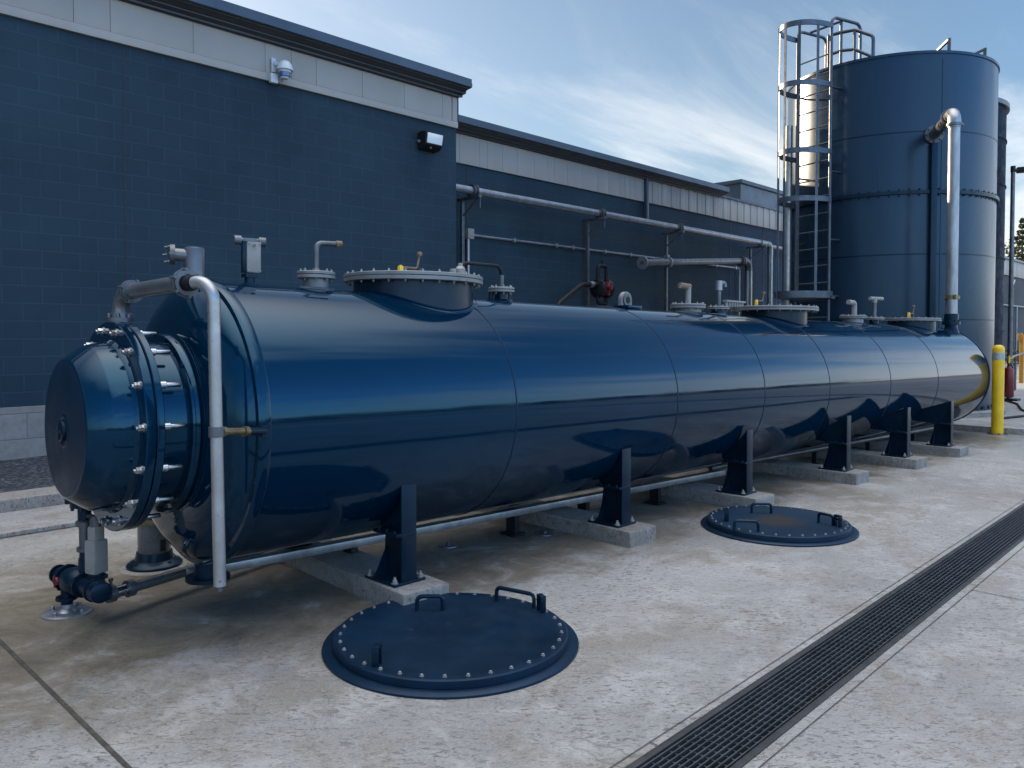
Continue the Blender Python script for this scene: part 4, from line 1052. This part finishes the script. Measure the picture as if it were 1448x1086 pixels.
for z in (5.88, 4.4, 3.2, 2.2):
    for s_ in (-1, 1): b = MB(); b.bar(LB + lt * hw * s_ + V((0, 0, z)), LB + lt * hw * s_ - ln * .35 + V((0, 0, z)), .05, .02); b.obj('stand_off', M['ladder'], ld)
b = MB(); b.bar(LB + lt * (-hw - .1) + V((0, 0, 2.17)), LB + lt * (hw + .3) + V((0, 0, 2.17)), .10, .05); b.obj('rest_bar', M['ladder'], ld)
sc_ = MB(); p = LB + ln * .82 + lt * .06
sc_.tube([p + V((0, 0, 1.9)), p + V((0, 0, 6.9))], .008, 6)
tag(sc_.obj('safety_cable', M['ladder']), 'thin upright cable outside the left edge of the ladder cage', 'cable')
# added tube by the ladder, stands in for the tank's sunlit left strip
p = LB + ln * .02 + lt * .55
tp = MB(); tp.tube([p + V((0, 0, .1)), p + V((0, 0, 5.4))], .07, 16)
tag(tp.obj('sunlit_strip_tube', M['alu']), 'upright tube on the far side of the caged ladder, added for the sunlit tank edge', 'pipe')
# roof guard rail
gr = thing('roof_guardrail', 'tubular guardrail at the roof edge beside the ladder top', 'guardrail', vpt(R(190), VR - .1, VT))
def rim(az, dz, dr=-.06): return vpt(az, VR + dr, VT + dz)
azs = [R(a) for a in (165, 173, 181, 191)]
b = MB()
b.tube(fillet([rim(azs[0], .60), rim(azs[1], .58), rim(azs[2], .56), rim(azs[3], .38), rim(azs[3], 0)], .1, 5), .03, 10); b.obj('top_rail', M['ladder'], gr)
b = MB(); b.tube(fillet([rim(azs[0], .25), rim(azs[1], .26), rim(azs[2], .22), rim(azs[3], .02)], .1, 4), .028, 10); b.obj('mid_rail', M['ladder'], gr)
for a_, hh in ((azs[0], .6), (azs[1], .80), (azs[2], .56)):
    b = MB(); b.tube([rim(a_, 0), rim(a_, hh)], .027, 10); b.lathe([(0, .045), (.03, .045)], rim(a_, .0), seg=12); b.obj('post', M['ladder'], gr)
b = MB(); b.tube([rim(azs[1], .78), LB + lt * .1 + V((0, 0, 6.98))], .024, 10); b.obj('gate_arm', M['ladder'], gr)

# transfer pipe between the two tanks
tp0 = TW(NX, NY, .836)
tr = thing('transfer_pipe', 'thick pale upright pipe linking the tank end to the tall upright tank', 'pipe', tp0)
topz = 4.90
q0 = V((tp0.x, tp0.y, 0))
ang_t = R(222.0); q1 = vpt(ang_t, VR, 0)
dirh = (q1 - q0).normalized()
b = MB(); b.tube([q0 + V((0, 0, tp0.z)), q0 + V((0, 0, topz - .2))], .082, 24); b.obj('pipe', M['galv'], tr)
b = MB(); b.tube(fillet([q0 + V((0, 0, topz - .24)), q0 + V((0, 0, topz)), q0 + dirh * .28 + V((0, 0, topz))], .18, 10), .094, 24); b.obj('elbow', M['galv'], tr)
b = MB(); b.tube([q0 + dirh * .22 + V((0, 0, topz)), q1 - dirh * .02 + V((0, 0, topz - .0))], .088, 24); b.obj('stub', M['galvdark'], tr)
b = MB()
b.ring(q0 + V((0, 0, topz - .2)), (0, 0, 1), .07, .112, -.02, .02, 32); b.cyl(q0 + rt * .11 + V((0, 0, topz - .2)) - V((0, .03, 0)), q0 + rt * .14 + V((0, .03, topz - .2)), .016, seg=8); b.obj('coupling', M['galvdark'], tr)
b = MB(); b.ring(q0 + dirh * .30 + V((0, 0, topz)), dirh, .07, .125, -.02, .02, 32); b.ring(q1 - dirh * .04 + V((0, 0, topz)), dirh, .07, .15, -.03, .03, 32)
for k in range(8):
    u, w_ = perp(dirh); a = k * PI / 4; b.hexbolt(q1 - dirh * .07 + V((0, 0, topz)) + (u * math.cos(a) + w_ * math.sin(a)) * .125, -dirh, .015, .03)
b.obj('flange', M['galvdark'], tr)
b = MB(); b.ring(q0 + V((0, 0, 2.08)), (0, 0, 1), .08, .094, -.03, .03, 28); b.box(q0 + rt * .10 + V((0, 0, 2.08)), (.04, .04, .05)); b.box(q0 - rt * .10 + V((0, 0, 2.08)), (.04, .04, .05)); b.box(q0 - fw * .09 + V((0, 0, 2.08)), (.05, .05, .07), bev=.008); b.obj('clamp', M['brass'], tr)
b = MB(); b.ring(q0 + V((0, 0, tp0.z + .10)), (0, 0, 1), .06, .1, -.1, .02, 28); b.obj('collar', M['navy'], tr)

# second upright tank behind
v2 = thing('hidden_tank', 'second upright dark tank mostly hidden behind the tall navy one', 'tank', (19.0, 5.6, .1))
ang2 = yaw - math.atan((1418 - 724) / f_px) ; D2_ = 21.0; r2 = 1.75
aa = ang2 + math.asin(r2 / D2_); c2 = V((D2_ * math.cos(aa), D2_ * math.sin(aa), 0))
v2.location = (c2.x, c2.y, .1)
b = MB(); prof = [(.08, r2)]
for s_ in (1.6, 3.2, 4.8, 5.8): prof += [(s_ - .02, r2), (s_ - .015, r2 + .02), (s_ + .015, r2 + .02), (s_ + .02, r2)]
b.lathe(prof + [(6.55, r2)], c2, seg=96, cap=False); b.obj('shell', M['dull'], v2)
b = MB(); b.lathe([(6.5, r2), (6.5, r2 + .06), (6.6, r2 + .06), (6.62, r2), (6.75, 0)], c2, seg=96, cap=False); b.obj('rim', M['galvdark'], v2)

# ------------------------------------------------------------------ right-hand yard furniture
bo = thing('bollard', 'yellow steel bollard with pale reflective band standing by the tank far end', 'bollard', (13.95, 3.05, 0))
BZ = 0.0
bx, by = 13.75, 3.03
b = MB(); b.lathe([(0, .082), (1.27, .082), (1.30, .080), (1.335, .066), (1.352, .035), (1.355, 0)], (bx, by, 0), seg=32, cap=False); b.obj('sleeve', M['yellow'], bo)
b = MB(); b.lathe([(1.13, .0825), (1.131, .084), (1.235, .084), (1.236, .0825)], (bx, by, 0), seg=32, cap=False); b.obj('reflective_band', M['label'], bo)
b = MB(); b.lathe([(0, .14), (.008, .138)], (bx, by, .0), seg=28)
for k in range(4):
    a = k * PI / 2 + .4; b.hexbolt((bx + .115 * math.cos(a), by + .115 * math.sin(a), .008), (0, 0, 1), .011, .018)
b.obj('base_plate', M['galvdark'], bo)
lp = thing('lamp_post', 'slim dark lamp post with small head at the right edge', 'lamp post', (19.8, 4.15, .09))
lx_, ly_ = 19.8, 4.15
b = MB(); b.lathe([(.09, .05), (5.0, .042), (5.05, .04)], (lx_, ly_, 0), seg=16); b.obj('pole', M['galvdark'], lp)
b = MB(); b.box((lx_, ly_, .11), (.36, .36, .04)); b.obj('base', M['black'], lp)
b = MB(); b.tube([V((lx_, ly_, 5.04)), V((lx_, ly_, 5.04)) + rt * .18], .035, 8); b.box(V((lx_, ly_, 5.05)) + rt * .22, (.16, .26, .12), rz=.3, bev=.03); b.cyl((lx_, ly_, 5.0), (lx_, ly_, 5.13), .05, seg=10); b.obj('lamp_head', M['black'], lp)
rc = MB(); cc = V((lx_, ly_, .50)) - fw * .15 - rt * .11; cc.z = .50; rc.lathe([(-.33, .085), (-.31, .10), (.24, .10), (.29, .085), (.31, .04), (.34, .03)], cc, seg=20)
ex = thing('fire_extinguisher', 'red fire extinguisher hanging on the lamp post behind the bollard', 'extinguisher', (cc.x, cc.y, .17))
rc.obj('cylinder', M['red'], ex)
b = MB(); b.cyl(cc + V((0, 0, .40)), cc + V((0, 0, .56)), .022, seg=10); b.bar(cc + V((0, 0, .5)), cc + V((.1, -.06, .52)), .03, .015); b.obj('valve', M['yellow'], ex)
b = MB(); b.tube(fillet([cc + V((.02, 0, .45)), cc + V((.14, -.05, .3)), cc + V((.14, -.06, -.1))], .08), .012, 8); b.obj('hose', M['black'], ex)
for k, (xx, yy, lab) in enumerate(((27.3, 5.42, 'sunlit orange gate post with a box head, at the right edge'), (29.5, 4.9, 'second orange gate post farther out of view on the right'))):
    t_ = thing('gate_post', lab, 'post', (xx, yy, .09))
    MB().box((xx, yy, .8), (.11, .11, 1.42), bev=.01).obj('post', M['orange'], t_)
    MB().box((xx - .05, yy + .04, 1.45), (.10, .12, .22), bev=.01).obj('head_box', M['orange'], t_)
ra = thing('guard_rail', 'low grey guard rail running behind the bollard towards the gate post', 'rail', (20, 4.6, .09))
b = MB(); b.tube([(19.9, 4.25, .98), (27.2, 5.35, .98), (32, 5.2, .98)], .03, 8); b.obj('rail', M['galvdark'], ra)
b = MB()
for xx in (23.5, 31.0):
    b = MB(); b.cyl((xx, 4.8 if xx < 25 else 5.25, .09), (xx, 4.8 if xx < 25 else 5.25, .98), .03, seg=8); b.obj('rail_post', M['galvdark'], ra)
hz_ = MB(); hz_.tube(fillet([(15.2, 3.3, .11), (16.4, 3.0, .11), (17.2, 3.4, .11), (18.6, 3.75, .11), (19.6, 4.2, .11)], .5, 6), .02, 8)
tag(hz_.obj('yard_cable', M['black']), 'dark cable snaking over the slab behind the yellow bollard', 'cable')
tag(MB().box((31, 8.2, .16), (16, .3, .14)).obj('kerb_edge', M['padcon']), 'low far kerb along the planting strip at the right edge', 'kerb')

# ------------------------------------------------------------------ planting
def leaves(b, c, rad, n, size, squash=1.0, tri=False):
    for _ in range(n):
        while True:
            p = V((random.uniform(-1, 1), random.uniform(-1, 1), random.uniform(-1, 1)))
            if p.length <= 1: break
        p = V((p.x * rad[0], p.y * rad[1], p.z * rad[2])) + V(c)
        a = V((random.gauss(0, 1), random.gauss(0, 1), random.gauss(0, .6))).normalized(); u, w_ = perp(a)
        s = size * random.uniform(.6, 1.3)
        b.quad(p - u * s, p + w_ * s * .6, p + u * s, p - w_ * s * .6)
def tree(x, y, h, kind, label):
    t = thing('conifer' if kind else 'broadleaf_tree', label, 'tree', (x, y, 0), 'trees beyond the distant warehouse')
    b = MB(); b.tube([(x, y, 0), (x + .1, y, h * .5), (x, y, h * .95)], [.28, .18, .03], 8)
    for k in range(9):
        a = k * 2.4; z_ = h * (.3 + .06 * k); b.tube([(x, y, z_), (x + math.cos(a) * h * .14, y + math.sin(a) * h * .14, z_ + h * .04)], [.08, .02], 5)
    b.obj('trunk', M['bark'], t)
    b = MB()
    if kind:
        z_ = h * .16
        while z_ < h:
            rr = (h - z_) * .24 + .15
            for k in range(9):
                a = random.uniform(0, 2 * PI); q = rr * random.uniform(.35, 1)
                leaves(b, (x + math.cos(a) * q, y + math.sin(a) * q, z_ - q * .18), (rr * .32, rr * .32, .22), 16, .16)
            z_ += h * .042
    else:
        for k in range(34):
            a = random.uniform(0, 2 * PI); q = random.uniform(0, 1) ** .6 * h * .26; z_ = h * random.uniform(.35, .97)
            q *= math.sqrt(max(.05, 1 - ((z_ / h - .62) / .4) ** 2))
            r_ = h * random.uniform(.06, .11); leaves(b, (x + math.cos(a) * q, y + math.sin(a) * q, z_), (r_, r_, r_ * .8), 60, .17)
    b.obj('crown', M['conifer'] if kind else M['leaf'], t)
tree(90.0, 19.5, 11.0, False, 'yellowish broadleaf tree showing between the hidden tank and lamp post')
tree(94.0, 31.5, 12.5, True, 'tall dark conifer rising behind the distant warehouse at the right edge') if False else None
tree(88.0, 17.6, 12.4, True, 'tall dark conifer rising over the distant warehouse at the right edge')
tree(92.0, 16.2, 11.4, True, 'shorter dark conifer just right of the tallest one')
tree(95.0, 22.2, 10.4, False, 'rounder green broadleaf tree left of the tallest conifer')
b = MB()
for k in range(60):
    x = 26 + k * .3; leaves(b, (x, 8.6 + random.uniform(-.3, .3), .45 + random.uniform(0, .2)), (.35, .35, .35), 26, .07)
tag(b.obj('shrub_bed', M['shrub']), 'low scrubby planting strip in front of the distant warehouse', 'shrubs', kind='stuff')
# what stands behind the photographer and mirrors in the tank
b = MB()
for k in range(150):
    x = -70 + k * 1.25; hh = 3.2 + 1.6 * noise.noise((x * .11, 0, 0)) + 1.0 * noise.noise((x * .5, 3, 0))
    leaves(b, (x, -46 + 3 * noise.noise((x * .2, 9, 0)), hh * .5), (1.4, 1.2, hh * .55), 90, .34)
tag(b.obj('tree_belt', M['leafdark']), 'dark belt of trees far across the lot, mirrored in the tank', 'trees', kind='stuff')
